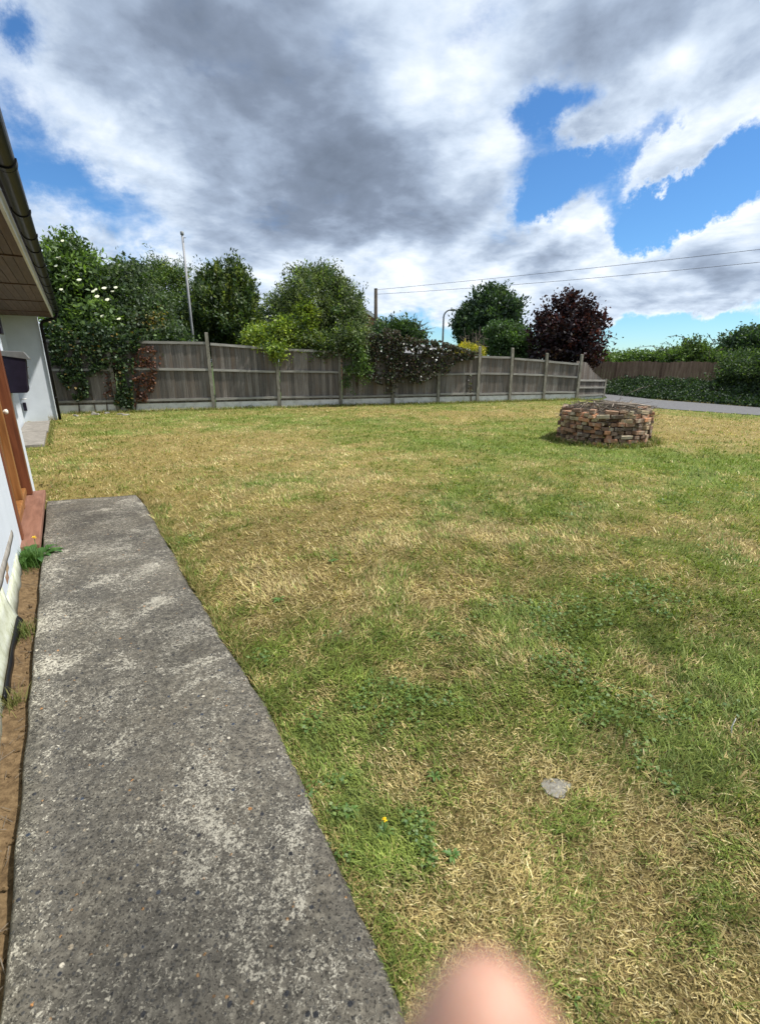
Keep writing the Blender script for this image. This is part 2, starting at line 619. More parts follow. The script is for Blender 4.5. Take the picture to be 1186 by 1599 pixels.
M['pale_plate'] = m_noise('pale_plate', [(.3, (.55, .57, .6)), (.7, (.68, .7, .72))], 30, 3, .6, .1, .002)
M['brass'] = m_noise('pale_knob', [(.3, (.55, .52, .47)), (.7, (.7, .68, .62))], 30, 3, .3, .1, .002, spec=.6)
M['galv'] = m_noise('galvanised_steel', [(.25, (.13, .135, .145)), (.5, (.25, .255, .27)), (.75, (.38, .385, .40))], 7, 6, .45, .1, .002, spec=.3, sc=(4, 4, .6))
M['lamp_steel'] = m_noise('painted_steel', [(.3, (.16, .17, .17)), (.7, (.25, .26, .26))], 5, 5, .5, .1, .002, spec=.5)
M['tarred_pole'] = m_noise('tarred_timber', [(.3, (.035, .028, .022)), (.7, (.085, .068, .052))], 4, 6, .9, .4, .006, sc=(8, 8, .5))
M['wire'] = m_noise('wire', [(.3, (.05, .05, .055)), (.7, (.07, .07, .075))], 4, 2, .7)
M['bark'] = m_noise('bark', [(.25, (.035, .028, .02)), (.5, (.085, .068, .05)), (.75, (.15, .125, .095))], 9, 7, .95, .8, .02, sc=(3, 3, .8))
M['twig'] = m_noise('dry_twig', [(.25, (.08, .062, .045)), (.5, (.17, .14, .11)), (.75, (.30, .265, .22))], 9, 6, .9, .4, .003, jitter=.7, coords='obj')
M['petal'] = m_noise('white_petal', [(.3, (.70, .70, .66)), (.7, (.82, .82, .78))], 30, 2, .7)
M['umbel'] = m_noise('cream_umbel', [(.3, (.42, .45, .26)), (.55, (.70, .71, .55))], 55, 3, .8)
M['yellow_petal'] = m_noise('yellow_petal', [(.3, (.80, .52, .01)), (.7, (.85, .62, .02))], 60, 2, .6)
M['far_brick'] = m_noise('far_brickwork', [(.3, (.26, .135, .07)), (.7, (.37, .21, .12))], 6, 6, .9, .2, .004)
M['roof_tile'] = m_noise('roof_tile', [(.3, (.09, .075, .068)), (.7, (.17, .145, .13))], 5, 6, .9, .3, .01)
M['glass'] = m_noise('dark_window_glass', [(.4, (.02, .025, .03)), (.6, (.03, .036, .042))], 2, 2, .08, .0, .0, spec=.6)
M['felt'] = m_noise('shed_felt', [(.3, (.14, .14, .15)), (.7, (.24, .24, .25))], 5, 6, .9, .3, .01)
M['stone'] = m_noise('lawn_stone', [(.25, (.07, .065, .055)), (.5, (.19, .18, .155)), (.75, (.34, .32, .28))], 60, 8, .9, .7, .006, nr=.75)


def m_brick():
    m, g = mat('reclaimed_brick')
    r = orand(g)
    P = g.vm('ADD', objc(g), g.vm('SCALE', (7.0, 5.0, 9.0), scale=r))
    body = g.ramp(r, [(0, (.120, .076, .054)), (.16, (.190, .115, .076)), (.30, (.090, .064, .050)), (.44, (.245, .130, .080)), (.56, (.145, .098, .070)), (.68, (.235, .175, .110)), (.82, (.310, .155, .085)), (.90, (.27, .22, .15))], 'CONSTANT')
    n = g.noise(P, 22, 6, .7)
    c = g.mix(1.0, body, g.ramp(n, [(.25, (.55, .55, .55)), (.5, (1, 1, 1)), (.75, (1.35, 1.3, 1.25))]), 'MULTIPLY')
    mort = g.smooth(g.noise(P, 9, 6, .7), .52, .62)
    c = g.mix(g.m('MULTIPLY', mort, .6), c, (.30, .265, .205))
    c = g.vm('SCALE', c, scale=1.4)
    return finish(m, g, c, .92, n, .6, .006, .15)


M['brick'] = m_brick()


def m_skin():
    m, g = mat('skin')
    n = g.noise(objc(g), 130, 5, .65)
    n2 = g.noise(objc(g), 380, 3, .6)
    c = g.ramp(n, [(.32, (.40, .19, .145)), (.5, (.44, .25, .19)), (.68, (.50, .325, .25))])
    return finish(m, g, c, .5, n2, .15, .0006, .35, sss=.35)


M['skin'] = m_skin()

# ------------------------------------------------------------------ lawn shape and colour fields
def path_right(s):
    return np.interp(s, [-2, .57, .69, .93, 1.26, 1.8, 6.5], [.40, .425, .452, .472, .492, .52, .52])


def path_end(t):
    return 6.19 - (t + .38) * .27


FENCE = [(-10.9, 14.15, 2.1, 2.2), (-8.1, 15.02, 2.1, 2.1), (-5.42, 15.85, 2.07, 2.35), (-3.41, 16.47, 1.93, 2.02), (-1.38, 17.10, 1.85, 1.95),
         (.46, 17.67, 1.78, 1.93), (2.16, 18.20, 1.71, 1.88), (3.72, 18.68, 1.70, 2.02), (5.06, 19.10, 1.65, 1.98), (6.53, 19.55, 1.54, 1.80), (8.04, 20.02, 1.42, 1.76)]
FX = np.array([p[0] for p in FENCE])
FY = np.array([p[1] for p in FENCE])
ROAD_NEAR = [(13.6, 9.0), (12.3, 12.0), (11.04, 13.98), (10.16, 15.09), (8.96, 16.61), (8.75, 17.6), (8.9, 19.0), (9.2, 20.1), (9.75, 20.9), (10.4, 22.6), (11.6, 26.0)]
ROAD_FAR = [(16.0, 10.5), (14.6, 13.3), (12.95, 16.38), (12.3, 17.9), (11.5, 19.4), (11.2, 20.2), (11.2, 20.9), (11.4, 21.6), (11.8, 22.4), (12.6, 24.0), (14.2, 26.5)]


def in_poly(x, y, poly):
    inside = np.zeros(x.shape, bool)
    n = len(poly)
    for i in range(n):
        x1, y1 = poly[i]
        x2, y2 = poly[(i + 1) % n]
        c = ((y1 > y) != (y2 > y)) & (x < (x2 - x1) * (y - y1) / (y2 - y1 + 1e-12) + x1)
        inside ^= c
    return inside


def seg_dist(x, y, pts):
    d = np.full(x.shape, 1e9)
    for (x1, y1), (x2, y2) in zip(pts[:-1], pts[1:]):
        L = (x2 - x1) ** 2 + (y2 - y1) ** 2
        k = np.clip(((x - x1) * (x2 - x1) + (y - y1) * (y2 - y1)) / L, 0, 1)
        d = np.minimum(d, np.hypot(x - x1 - k * (x2 - x1), y - y1 - k * (y2 - y1)))
    return d


ROAD_POLY = ROAD_NEAR + ROAD_FAR[::-1]
PILE = (4.45, 9.52)


def ground_z(x, y):
    t, s = to_house(x, y)
    z = (fbm(x, y, .8, 3) - .5) * .07 + (fbm(x, y, 4.0, 2) - .5) * .03
    fade = np.clip(1 - np.hypot(x - 2, y - 9) / 28, 0, 1)
    z = z * fade
    hard = (t < path_right(s) - .015) & (s < path_end(t) - .02) & (t > -.9)
    hard |= (t < -.36) & (s < 7.3)
    z = np.where(hard, -.09, z)
    slab = (t < -.44) & (t > -1.1) & (s > 10.8) & (s < 15.7)
    z = np.where(slab, -.05, z)
    rd = in_poly(x, y, ROAD_POLY)
    near = np.clip(seg_dist(x, y, ROAD_NEAR) / .8, 0, 1)
    z = np.where(rd, -.06, z * near)
    return z


def px_blob(x, y, px, py, rx, ry):
    c = gnd(px, py)
    a = gnd(px + rx, py)
    f1 = gnd(px, py - ry)
    f2 = gnd(px, py + ry)
    wx = math.hypot(a[0] - c[0], a[1] - c[1])
    wy = math.hypot(f1[0] - f2[0], f1[1] - f2[1]) / 2
    th = math.atan2(c[0], c[1])
    dx, dy = x - c[0], y - c[1]
    u = dx * math.cos(th) - dy * math.sin(th)
    v = dx * math.sin(th) + dy * math.cos(th)
    return np.exp(-((u / wx) ** 2 + (v / wy) ** 2))


DRY = [(980, 1480, 260, 160, .55), (1000, 1250, 220, 70, .28), (500, 830, 150, 70, .36), (600, 960, 170, 60, .30), (330, 700, 100, 26, .6), (270, 690, 80, 24, .5), (420, 850, 90, 60, .3),
       (720, 645, 180, 6, .45), (1100, 664, 190, 14, 1.0), (900, 640, 90, 6, .7), (700, 650, 260, 6, .3), (480, 720, 110, 22, .26), (640, 1200, 90, 60, .3), (420, 880, 60, 40, .3), (1000, 880, 90, 25, .25),
       (180, 740, 100, 18, .2), (560, 780, 110, 30, .2), (1080, 700, 160, 10, .15)]
GREEN = [(640, 1330, 70, 60, .75), (560, 1240, 40, 60, .5), (900, 950, 160, 70, .24), (1100, 880, 110, 60, .34), (1120, 1050, 90, 70, .3), (800, 700, 220, 14, .30), (1080, 720, 160, 18, .45), (730, 790, 130, 22, .2),
         (420, 755, 55, 14, .6), (480, 775, 40, 10, .5), (690, 1020, 50, 25, .5), (380, 1010, 40, 60, .2), (430, 940, 30, 20, .4), (330, 655, 200, 5, .4), (620, 690, 200, 12, .15), (850, 655, 90, 5, .3),
         (600, 1560, 60, 60, .55), (700, 1100, 70, 40, .2), (320, 870, 40, 30, .3), (900, 690, 120, 14, .4), (150, 690, 60, 14, .25)]


def dryness(x, y):
    d = .535 - .10 * np.clip((np.hypot(x, y) - 4) / 8, 0, 1) * np.clip(x / 3 + .6, 0, 1) + (fbm(x, y, .55, 4) - .5) * .9 + (fbm(x + 30, y + 11, 2.3, 3) - .5) * .9 + (fbm(x + 3, y + 71, 6.5, 2) - .5) * .5
    for (px, py, rx, ry, w) in DRY:
        d = d + w * px_blob(x, y, px, py, rx, ry)
    for (px, py, rx, ry, w) in GREEN:
        d = d - .72 * w * px_blob(x, y, px, py, rx, ry)
    return np.clip(d, .10, .92)


STRAW = np.array([.52, .43, .20])
STRAW2 = np.array([.31, .235, .098])
GRN = np.array([.205, .240, .052])
GRN2 = np.array([.100, .150, .030])


def build_ground():
    xs = np.concatenate([[-900, -300, -120, -60, -30, -18, -14], np.arange(-11.5, 14.5, .1), [16, 19, 24, 32, 60, 140, 300, 900]])
    ys = np.concatenate([[-600, -150, -50, -20, -8, -4], np.arange(-1.5, 22, .1), [23, 25, 28, 33, 40, 55, 80, 140, 300, 1200]])
    X, Y = np.meshgrid(xs, ys)
    Z = ground_z(X, Y)
    D = dryness(X, Y)[..., None]
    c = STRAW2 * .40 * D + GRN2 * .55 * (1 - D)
    c = c * (1 + 1.1 * np.clip((np.hypot(X, Y) - 2.0) / 5.0, 0, 1))[..., None]        # painted shade between blades darkens the thatch, easing with distance from the camera
    lawn = ((Y < np.interp(X, FX, FY)) & (X > -14) & (X < 13))[..., None]
    c = np.where(lawn, c, np.array([.055, .085, .025]))
    nx, ny = len(xs), len(ys)
    v = np.stack([X, Y, Z], -1).reshape(-1, 3)
    i = np.arange(nx * ny).reshape(ny, nx)
    f = np.stack([i[:-1, :-1], i[:-1, 1:], i[1:, 1:], i[1:, :-1]], -1).reshape(-1, 4)
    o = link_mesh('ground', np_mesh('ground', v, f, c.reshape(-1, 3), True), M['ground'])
    tag(o, 'ground of patchy mown lawn between the house and the fence', 'ground', kind='structure')


build_ground()


def strip_sheet(name, left, right, z, m, label, sub=6, thick=.05):
    mb = MB()
    n = len(left)
    for i in range(n):
        mb.v += [(*left[i], z), (*right[i], z), (*left[i], z - thick), (*right[i], z - thick)]
    for i in range(n - 1):
        a, b = i * 4, i * 4 + 4
        mb.f += [(a, a + 1, b + 1, b), (a, b, b + 2, a + 2), (a + 1, a + 3, b + 3, b + 1)]
    o = mb.build(name, m)
    tag(o, label, name, kind='structure')
    return o


strip_sheet('road', ROAD_NEAR, ROAD_FAR, .012, M['road'], 'grey asphalt lane curving past the end of the garden fence')


def build_path():
    S = np.arange(-1.6, 6.30, .06)
    n = 22
    rows = []
    for s in S:
        l = -.372 + (vnoise(np.array([s * 5]), np.array([3.3]))[0] - .5) * .012
        r = float(path_right(s)) + (fbm(np.array([s]), np.array([8.1]), 3.0, 4)[0] - .5) * .075
        ts = np.linspace(l, r, n)
        zz = .03 + (fbm(ts, np.full(n, s), 3.0, 3) - .5) * .012
        pts = [(ts[0] + .004, s, -.08)] + [(ts[0], s, .012)] + [(t, s, z) for t, z in zip(ts[1:-1], zz[1:-1])] + [(ts[-1], s, .006)] + [(ts[-1], s, -.08)]
        pts[2] = (ts[0] + .012, s, zz[1])
        pts[-3] = (ts[-1] - .02, s, zz[-2])
        rows.append(pts)
    A_ = np.array(rows)
    k = A_.shape[1]
    # shape the far end as a slanted break
    t = A_[..., 0]
    A_[..., 1] = -1.6 + (A_[..., 1] + 1.6) / (6.24 + 1.6) * (path_end(t) + 1.6)
    end = A_[-1:].copy()
    end[..., 2] = -.08
    A_ = np.concatenate([A_, end])
    v = A_.reshape(-1, 3)
    w = np.stack([v[:, 0] * CA - v[:, 1] * SA, v[:, 0] * SA + v[:, 1] * CA, v[:, 2]], -1)
    i = np.arange(len(v)).reshape(-1, k)
    f = np.stack([i[:-1, :-1], i[:-1, 1:], i[1:, 1:], i[1:, :-1]], -1).reshape(-1, 4)
    tt, ss = v[:, 0], v[:, 1]
    b = .95 + (fbm(tt, ss, 1.1, 4) - .5) * .9 + .42 * np.exp(-((tt + .34) / .10) ** 2) + .2 * np.exp(-((tt - .42) / .12) ** 2) * (fbm(tt, ss, 2.0, 2))
    b = b + .35 * np.clip((ss - 5.2), 0, 1)
    b = np.clip(b, .6, 1.6)[:, None]
    o = link_mesh('path', np_mesh('path', w, f, np.repeat(b, 3, 1), True), M['path'])
    tag(o, 'worn exposed aggregate concrete path beside the white house', 'path', kind='structure')


build_path()


def build_soil():
    S = np.arange(-1.6, 4.7, .04)
    T = np.linspace(-.62, -.365, 9)
    Tm, Sm = np.meshgrid(T, S)
    Z = -.03 + (fbm(Tm, Sm, 6, 4) - .5) * .05 + .025 * np.exp(-((Tm + .5) / .06) ** 2)
    v = np.stack([Tm * CA - Sm * SA, Tm * SA + Sm * CA, Z], -1).reshape(-1, 3)
    i = np.arange(Tm.size).reshape(Tm.shape)
    f = np.stack([i[:-1, :-1], i[:-1, 1:], i[1:, 1:], i[1:, :-1]], -1).reshape(-1, 4)
    o = link_mesh('soil', np_mesh('soil', v, f, None, True), M['soil'])
    tag(o, 'narrow strip of bare brown soil between path and house wall', 'soil', kind='structure')
    mb = MB()
    for (t0, t1, s0, s1) in [(-1.0, -.50, 10.9, 13.0), (-1.0, -.47, 13.02, 15.3)]:
        pts = [(t0, s0 + .05), (t1, s0), (t1, s1), (t0, s1)]
        w = [hw(a, b) for a, b in pts]
        m2 = MB().raw([(p.x, p.y, .02) for p in w] + [(p.x, p.y, -.08) for p in w], [(0, 1, 2, 3), (0, 4, 5, 1), (1, 5, 6, 2), (2, 6, 7, 3), (3, 7, 4, 0)])
        o = m2.build('paving', M['slab'], bevel=.008)
        tag(o, 'grey paving slab by the downpipe corner of the house' if s0 > 12 else 'grey paving slab at the near end of the strip along the recessed wall', 'paving', kind='structure')


build_soil()

# ------------------------------------------------------------------ house on the left
HOUSE = tag(empty('house', (0, 0, 0), HOUSE_ANG), 'white rendered bungalow with brown timber soffit and black gutter', 'house')
TW = -.51


def hb(name, lo, hi, m, parent=None, bevel=0.0):
    return MB().bbox(lo, hi).build(name, m, parent or HOUSE, bevel=bevel)


hb('wall', (-1.5, -3, -.1), (TW, 4.72, 2.66), M['render'])
hb('wall', (-1.5, 4.722, 2.12), (TW, 6.528, 2.66), M['render'])
hb('wall', (-1.5, 6.53, -.1), (TW, 7.02, 2.66), M['render'])
hb('wall', (-6.0, 7.022, -.1), (-1.03, 15.7, 2.66), M['render'])
hb('wall', (-6.0, 15.702, -.1), (-.30, 16.6, 2.66), M['render'])
hb('wall', (-6.0, -3, -.1), (-1.502, 7.02, 2.66), M['render'])
# door and its frame
hb('door_frame', (-.60, 4.722, .08), (-.495, 4.82, 2.118), M['frame_wood'], bevel=.006)
hb('door_frame', (-.60, 6.40, .08), (-.495, 6.527, 2.118), M['frame_wood'], bevel=.006)
hb('door_frame', (-.60, 4.822, 2.03), (-.497, 6.398, 2.117), M['frame_wood'], bevel=.006)
hb('door_frame', (-.62, 5.78, .08), (-.535, 5.86, 2.028), M['door_wood'], bevel=.006)
door = hb('door', (-.66, 5.862, .10), (-.60, 6.398, 2.028), M['door_wood'])
for z0, z1 in ((.22, .62), (.72, 1.12), (1.22, 1.92)):
    hb('door_panel', (-.612, 5.95, z0), (-.588, 6.31, z1), M['door_wood'], door, .008)
hb('weather_bar', (-.60, 5.87, .10), (-.54, 6.39, .17), M['door_wood'], door, .012)
kb = MB()
for k in range(7):
    pass
kb.tube([(-.60, 6.335, 1.0), (-.575, 6.335, 1.0), (-.565, 6.335, 1.0), (-.545, 6.335, 1.0), (-.535, 6.335, 1.0)], [.012, .012, .026, .028, .014], 14)
kb.build('door_knob', M['brass'], door, True)
side = hb('side_panel', (-.66, 4.824, .10), (-.60, 5.778, 2.028), M['door_wood'])
for z0, z1 in ((.20, .62), (.72, 1.12), (1.22, 1.92)):
    hb('door_panel', (-.612, 4.92, z0), (-.588, 5.68, z1), M['door_wood'], side, .008)
hb('weather_bar', (-.60, 4.83, .10), (-.53, 5.77, .18), M['door_wood'], side, .012)
hb('door_sill', (-.60, 4.55, .02), (-.382, 6.60, .078), M['sill_wood'], bevel=.008)
hb('sill_upstand', (-.60, 4.56, -.09), (-.40, 6.59, .018), M['black_plastic'])


# eaves
def tf(s):
    return -.165 + .02 * (s - 4.7)


S0, S1 = -2.5, 15.9
MB().raw([(tf(s) + dt, s, z) for s in (S0, S1) for dt, z in ((-.025, 2.585), (0, 2.585), (0, 2.75), (-.025, 2.75))],
         [(0, 1, 2, 3), (7, 6, 5, 4), (0, 4, 5, 1), (1, 5, 6, 2), (2, 6, 7, 3), (3, 7, 4, 0)]).build('fascia', M['fascia'], HOUSE)
brk = [S0, -.2, 2.2, 4.6, 7.0, 9.4, 11.8, 14.2, S1]
for a, b in zip(brk[:-1], brk[1:]):
    t1a = -1.25
    nb = 11 if b > 7.1 else 5
    lo_t = -1.25 if b > 7.1 else TW - .05
    for k in range(nb):
        q = [(lo_t + (tf(s) - .027 - lo_t) * (k + e) / nb + (.004 if e else 0) - (.004 if e == 1 else 0), s) for s in (a + .003, b - .003) for e in (0, 1)]
        vs = [(t + (.003 if i % 2 == 0 else -.003), s, z) for z in (2.60, 2.62) for i, (t, s) in enumerate(q)]
        MB().raw(vs, [(0, 2, 3, 1), (4, 5, 7, 6), (0, 1, 5, 4), (2, 6, 7, 3), (0, 4, 6, 2), (1, 3, 7, 5)]).build('soffit_board', M['soffit'], HOUSE)
for s in brk[1:-1]:
    lo_t = -1.25 if s > 7.1 else TW - .05
    hb('soffit_batten', (lo_t, s - .035, 2.586), (tf(s) - .03, s + .035, 2.599), M['soffit'])


def half_round(r, s, dt, z, n=14, r2=None):
    pts = []
    for k in range(n + 1):
        a = math.pi + math.pi * k / n
        pts.append((tf(s) + dt + r * math.cos(a), s, z + r * math.sin(a)))
    for k in range(n, -1, -1):
        a = math.pi + math.pi * k / n
        pts.append((tf(s) + dt + (r2 or r - .004) * math.cos(a), s, z + (r2 or r - .004) * math.sin(a)))
    return pts


def gutter_part(name, s0, s1, r, r2=None, z=2.745):
    a = half_round(r, s0, .085, z, r2=r2)
    b = half_round(r, s1, .085, z, r2=r2)
    n = len(a)
    MB().raw(a + b, [tuple(range(n))[::-1], tuple(range(n, 2 * n))] + [(i, (i + 1) % n, n + (i + 1) % n, n + i) for i in range(n)]).build(name, M['black_plastic'], HOUSE)


for a, b in ((S0, 4.32), (4.322, 8.3), (8.302, 12.3), (12.302, S1)):
    gutter_part('gutter', a, b, .062)
for s in (.6, 2.0, 3.2):
    gutter_part('gutter_bracket', s, s + .04, .069, .0625)
for s, w in ((4.28, .07), (4.36, .025), (5.55, .045), (6.5, .05), (7.2, .04), (8.26, .10), (9.2, .04), (10.2, .04), (11.2, .04), (12.25, .11), (13.2, .04), (14.2, .04), (15.1, .04)):
    gutter_part('gutter_bracket', s, s + w, .071, .0625)
MB().raw(*(lambda a: (a, [tuple(range(15))]))([(tf(S1) + .085 + .062 * math.cos(math.pi + math.pi * k / 14), S1 + .002, 2.745 + .062 * math.sin(math.pi + math.pi * k / 14)) for k in range(15)])).build('gutter_end', M['black_plastic'], HOUSE)
gx = tf(15.62) + .085
MB().tube([(gx, 15.62, 2.70), (gx, 15.62, 2.63), (gx - .05, 15.62, 2.57), (-.20, 15.63, 2.47), (-.235, 15.64, 2.41), (-.24, 15.65, 2.34), (-.24, 15.65, -.05)], .036, 14).build('downpipe', M['black_plastic'], HOUSE, True)
for z in (.55, 1.95):
    MB().tube([(-.24, 15.65, z), (-.24, 15.65, z + .05)], .042, 14).build('pipe_clip', M['black_plastic'], HOUSE, True)
# roof: a row of tile courses rising from the gutter
for k in range(9):
    a0, a1 = k * .34, k * .34 + .36
    MB().raw([(tf(s) + .05 - a * math.cos(R(24)), s, 2.80 + a * math.sin(R(24)) + e) for s in (S0, S1) for a, e in ((a0, .0), (a1, -.012), (a1, .014), (a0, .026))],
             [(0, 1, 2, 3), (7, 6, 5, 4), (0, 4, 5, 1), (1, 5, 6, 2), (2, 6, 7, 3), (3, 7, 4, 0)]).build('tile_course', M['roof_tile'], HOUSE)
# small black vent and pipe stub on the far wall
hb('vent_box', (-.985, 15.62, .27), (-.915, 15.699, .48), M['dark_metal'], bevel=.008)
MB().tube([(-1.0, 15.66, .56), (-.88, 15.64, .575)], .012, 8).build('pipe_stub', M['fascia'], HOUSE, True)


# old paint and damp course sheet curling off the foot of the near wall
def wavy_sheet(name, s0, s1, prof, m, amp, n=60):
    mb = MB()
    k = len(prof)
    for i in range(n):
        s = s0 + (s1 - s0) * i / (n - 1)
        wv = math.sin(s * 4.1) * .5 + math.sin(s * 9.7 + 1) * .3 + math.sin(s * 23) * .2
        for j, (t, z) in enumerate(prof):
            mb.v.append((t + wv * amp * j / (k - 1), s, z + wv * amp * .3 * j / (k - 1)))
    for i in range(n - 1):
        for j in range(k - 1):
            a = i * k + j
            mb.f.append((a, a + 1, a + k + 1, a + k))
    o = mb.build(name, m, HOUSE, True)
    md = o.modifiers.new('solid', 'SOLIDIFY')
    md.thickness = .006
    return o


wavy_sheet('peeling_sheet', .6, 3.35, [(TW + .006, .24), (TW + .010, .14), (TW + .022, .06), (TW + .046, -.01)], M['render_edge'], .012)
wavy_sheet('peeling_sheet', 3.33, 4.25, [(TW + .006, .13), (TW + .012, .08), (TW + .026, -.01)], M['render_edge'], .014, 30)
wavy_sheet('damp_strip', 2.45, 3.30, [(TW + .048, .045), (TW + .056, .028), (TW + .060, .008)], M['black_plastic'], .014, 30)
wavy_sheet('damp_strip', .6, 4.3, [(TW + .004, .30), (TW + .010, .275), (TW + .010, .25)], M['slab'], .006, 60)
for k, (s, z) in enumerate([(3.62, .18), (3.70, .22)]):
    hb('exposed_brick', (TW - .02, s - .05, z - .025), (TW + .003 + k * .002, s + .06, z + .025), M['brick'])

# post box and number plate hang on the wall
pb = tag(empty('post_box', hw(TW, 6.78, 1.17), HOUSE_ANG), 'black wall post box with grey lid beside the brown door', 'post box')
MB().prism([(.004, 0), (.155, 0), (.17, .03), (.17, .08), (.2, .33), (.2, .385), (.004, .385)], -.13, .15, lambda u, v, w: (u, w, v)).build('body', M['dark_metal'], pb, bevel=.006)
MB().prism([(.0, .388), (.235, .35), (.24, .362), (.2, .43), (.0, .44)], -.14, .16, lambda u, v, w: (u, w, v)).build('lid', M['lid_metal'], pb, bevel=.004)
MB().bbox((.201, -.06, .26), (.207, .08, .275)).build('letter_slot', M['lid_metal'], pb)
MB().bbox((.186, .0, .14), (.196, .02, .19)).build('latch', M['lid_metal'], pb)
plq = tag(empty('number_plaque', hw(TW, 6.72, 1.78), HOUSE_ANG), 'small dark plaque with pale plate on the white wall above the post box', 'plaque')
MB().bbox((.002, -.10, 0), (.052, .12, .21)).build('back_board', M['dark_metal'], plq, bevel=.006)
MB().bbox((.02, -.108, .06), (.046, -.1005, .14)).build('pale_plate', M['pale_plate'], plq)


# ------------------------------------------------------------------ garden fence
def fence_frame(a, b):
    d = Vector((b[0] - a[0], b[1] - a[1], 0))
    return d.length, math.atan2(d.y, d.x)


WF = tag(empty('wooden_fence', (FENCE[2][0], FENCE[2][1], 0)), 'long weathered grey closeboard fence at the back of the lawn', 'fence')
WF_INV = Matrix.Translation((-FENCE[2][0], -FENCE[2][1], 0))
_bm = MB()
# featheredge board: thin on one side, thick on the other; unit height
_bm.raw([(0, .0, 0), (.128, -.012, 0), (.128, .012, 0), (0, .008, 0), (0, .0, 1), (.128, -.012, 1), (.128, .012, 1), (0, .008, 1)],
        [(0, 3, 2, 1), (4, 5, 6, 7), (0, 1, 5, 4), (1, 2, 6, 5), (2, 3, 7, 6), (3, 0, 4, 7)])
BOARD = _bm.mesh('board')
BOARD.materials.append(M['fence_wood'])


def place(me, name, parent, loc, rz=0.0, scale=(1, 1, 1), rot=None):
    o = bpy.data.objects.new(name, me)
    col.objects.link(o)
    o.parent = parent
    o.location = loc
    o.rotation_euler = rot if rot is not None else (0, 0, rz)
    o.scale = scale
    return o


def fence_bay(a, b, ha, hb_, parent, org, gravel=.24, back=0.0, rails=True, lean=0.0):
    L, ang = fence_frame(a, b)
    ux, uy = math.cos(ang), math.sin(ang)
    nx, ny = uy, -ux                                   # towards the camera

    def P(u, w, z):
        return (a[0] + ux * u + nx * w - org[0], a[1] + uy * u + ny * w - org[1], z)
    p0, p1 = .07, L - .07
    n = max(2, int(round((p1 - p0) / .115)))
    st = (p1 - p0) / n
    for k in range(n):
        u = p0 + k * st
        top = ha + (hb_ - ha) * (u + st / 2) / L + random.uniform(-.012, .012)
        place(BOARD, 'board', parent, P(u, -back, gravel + random.uniform(-.015, .006)), 0, (st / .115, random.uniform(.8, 1.5), top - gravel), (random.uniform(-.006, .006), random.uniform(-.008, .008), ang + random.uniform(-.03, .03)))
    rot = Matrix.Rotation(ang, 3, 'Z')
    if rails:
        for fr, hh in ((.98, .075), (.56, .07), (.06, .07)):
            za = gravel + (ha - gravel) * fr + random.uniform(-.02, .02)
            zb = gravel + (hb_ - gravel) * fr + random.uniform(-.02, .02)
            tilt = math.atan2(zb - za, L)
            me = MB().box((0, 0, 0), (p1 - p0, .045, hh)).mesh('rail')
            me.materials.append(M['rail'])
            o = place(me, 'rail', parent, P(L / 2, .042 - back, (za + zb) / 2), rot=(0, 0, 0))
            o.rotation_euler = (Matrix.Rotation(ang, 3, 'Z') @ Matrix.Rotation(-tilt, 3, 'Y')).to_euler()
    if gravel > .06:
        me = MB().box((0, 0, 0), (p1 - p0 + .02, .05, gravel + .05)).mesh('gravel_board')
        me.materials.append(M['gravel_board'])
        place(me, 'gravel_board', parent, P(L / 2, -.005, (gravel - .05) / 2 - .004), ang)


ORG = (FENCE[2][0], FENCE[2][1])
for a, b in zip(FENCE[:-1], FENCE[1:]):
    fence_bay(a, b, a[2], b[2], WF, ORG)
for i, p in enumerate(FENCE):
    ang = fence_frame(FENCE[max(i - 1, 0)], FENCE[min(i + 1, len(FENCE) - 1)])[1]
    MBp = MB().box((0, 0, p[3] / 2 - .05), (.105, .10, p[3] + .1))
    MBp.v = MBp.v[:4] + [(x * .9, y * .8, z + (.015 if y > 0 else 0)) for x, y, z in MBp.v[4:]]
    me = MBp.mesh('post')
    me.materials.append(M['post'])
    o = place(me, 'post', WF, (p[0] - ORG[0], p[1] - ORG[1], 0), rot=(0, random.uniform(-.012, .012) + (.035 if i == 10 else 0), ang))
    o.location.y -= .05
# the lower bay at the end, and the raked one behind it
END = (9.62, 21.05)
fence_bay(FENCE[-1], END, .80, .74, WF, ORG, .10)
me = MB().box((0, 0, .36), (.10, .10, .86)).mesh('post')
me.materials.append(M['post'])
place(me, 'post', WF, (END[0] - ORG[0], END[1] - ORG[1], 0), rot=(0, .03, .5))
RK0, RK1 = (8.12, 20.55), (9.95, 22.1)
L, ang = fence_frame(RK0, RK1)
for k in range(18):
    u = k * L / 18
    top = np.interp(k / 18, [0, .32, .62, 1], [1.52, 1.46, 1.05, .72])
    place(BOARD, 'board', WF, (RK0[0] + math.cos(ang) * u - ORG[0], RK0[1] + math.sin(ang) * u - ORG[1], 0), ang, (1.05, 1, top))

# brown fence across the lane
BF = tag(empty('wooden_fence', (10.9, 25.6, 0)), 'brown closeboard fence behind the undergrowth across the lane', 'fence')
BFP = [(10.3, 26.2), (12.1, 25.35), (13.9, 24.4), (15.6, 23.2), (17.1, 21.9), (18.5, 20.5)]
for a, b in zip(BFP[:-1], BFP[1:]):
    L, ang = fence_frame(a, b)
    n = 15
    dz = random.uniform(-.04, .04)
    pn = MB()
    for k in range(n):
        w = L / n
        h = 1.44 + dz + .05 * math.sin(math.pi * k / n) + random.uniform(-.02, .02)
        pn.box((k * w + w / 2 - L / 2, random.uniform(-.012, .012), h / 2), (w * .96, .018, h))
    o = pn.build('panel', M['brown_fence'], BF)
    o['kind'] = 'stuff'
    o.location = ((a[0] + b[0]) / 2 - 10.9, (a[1] + b[1]) / 2 - 25.6, 0)
    o.rotation_euler = (0, 0, ang)
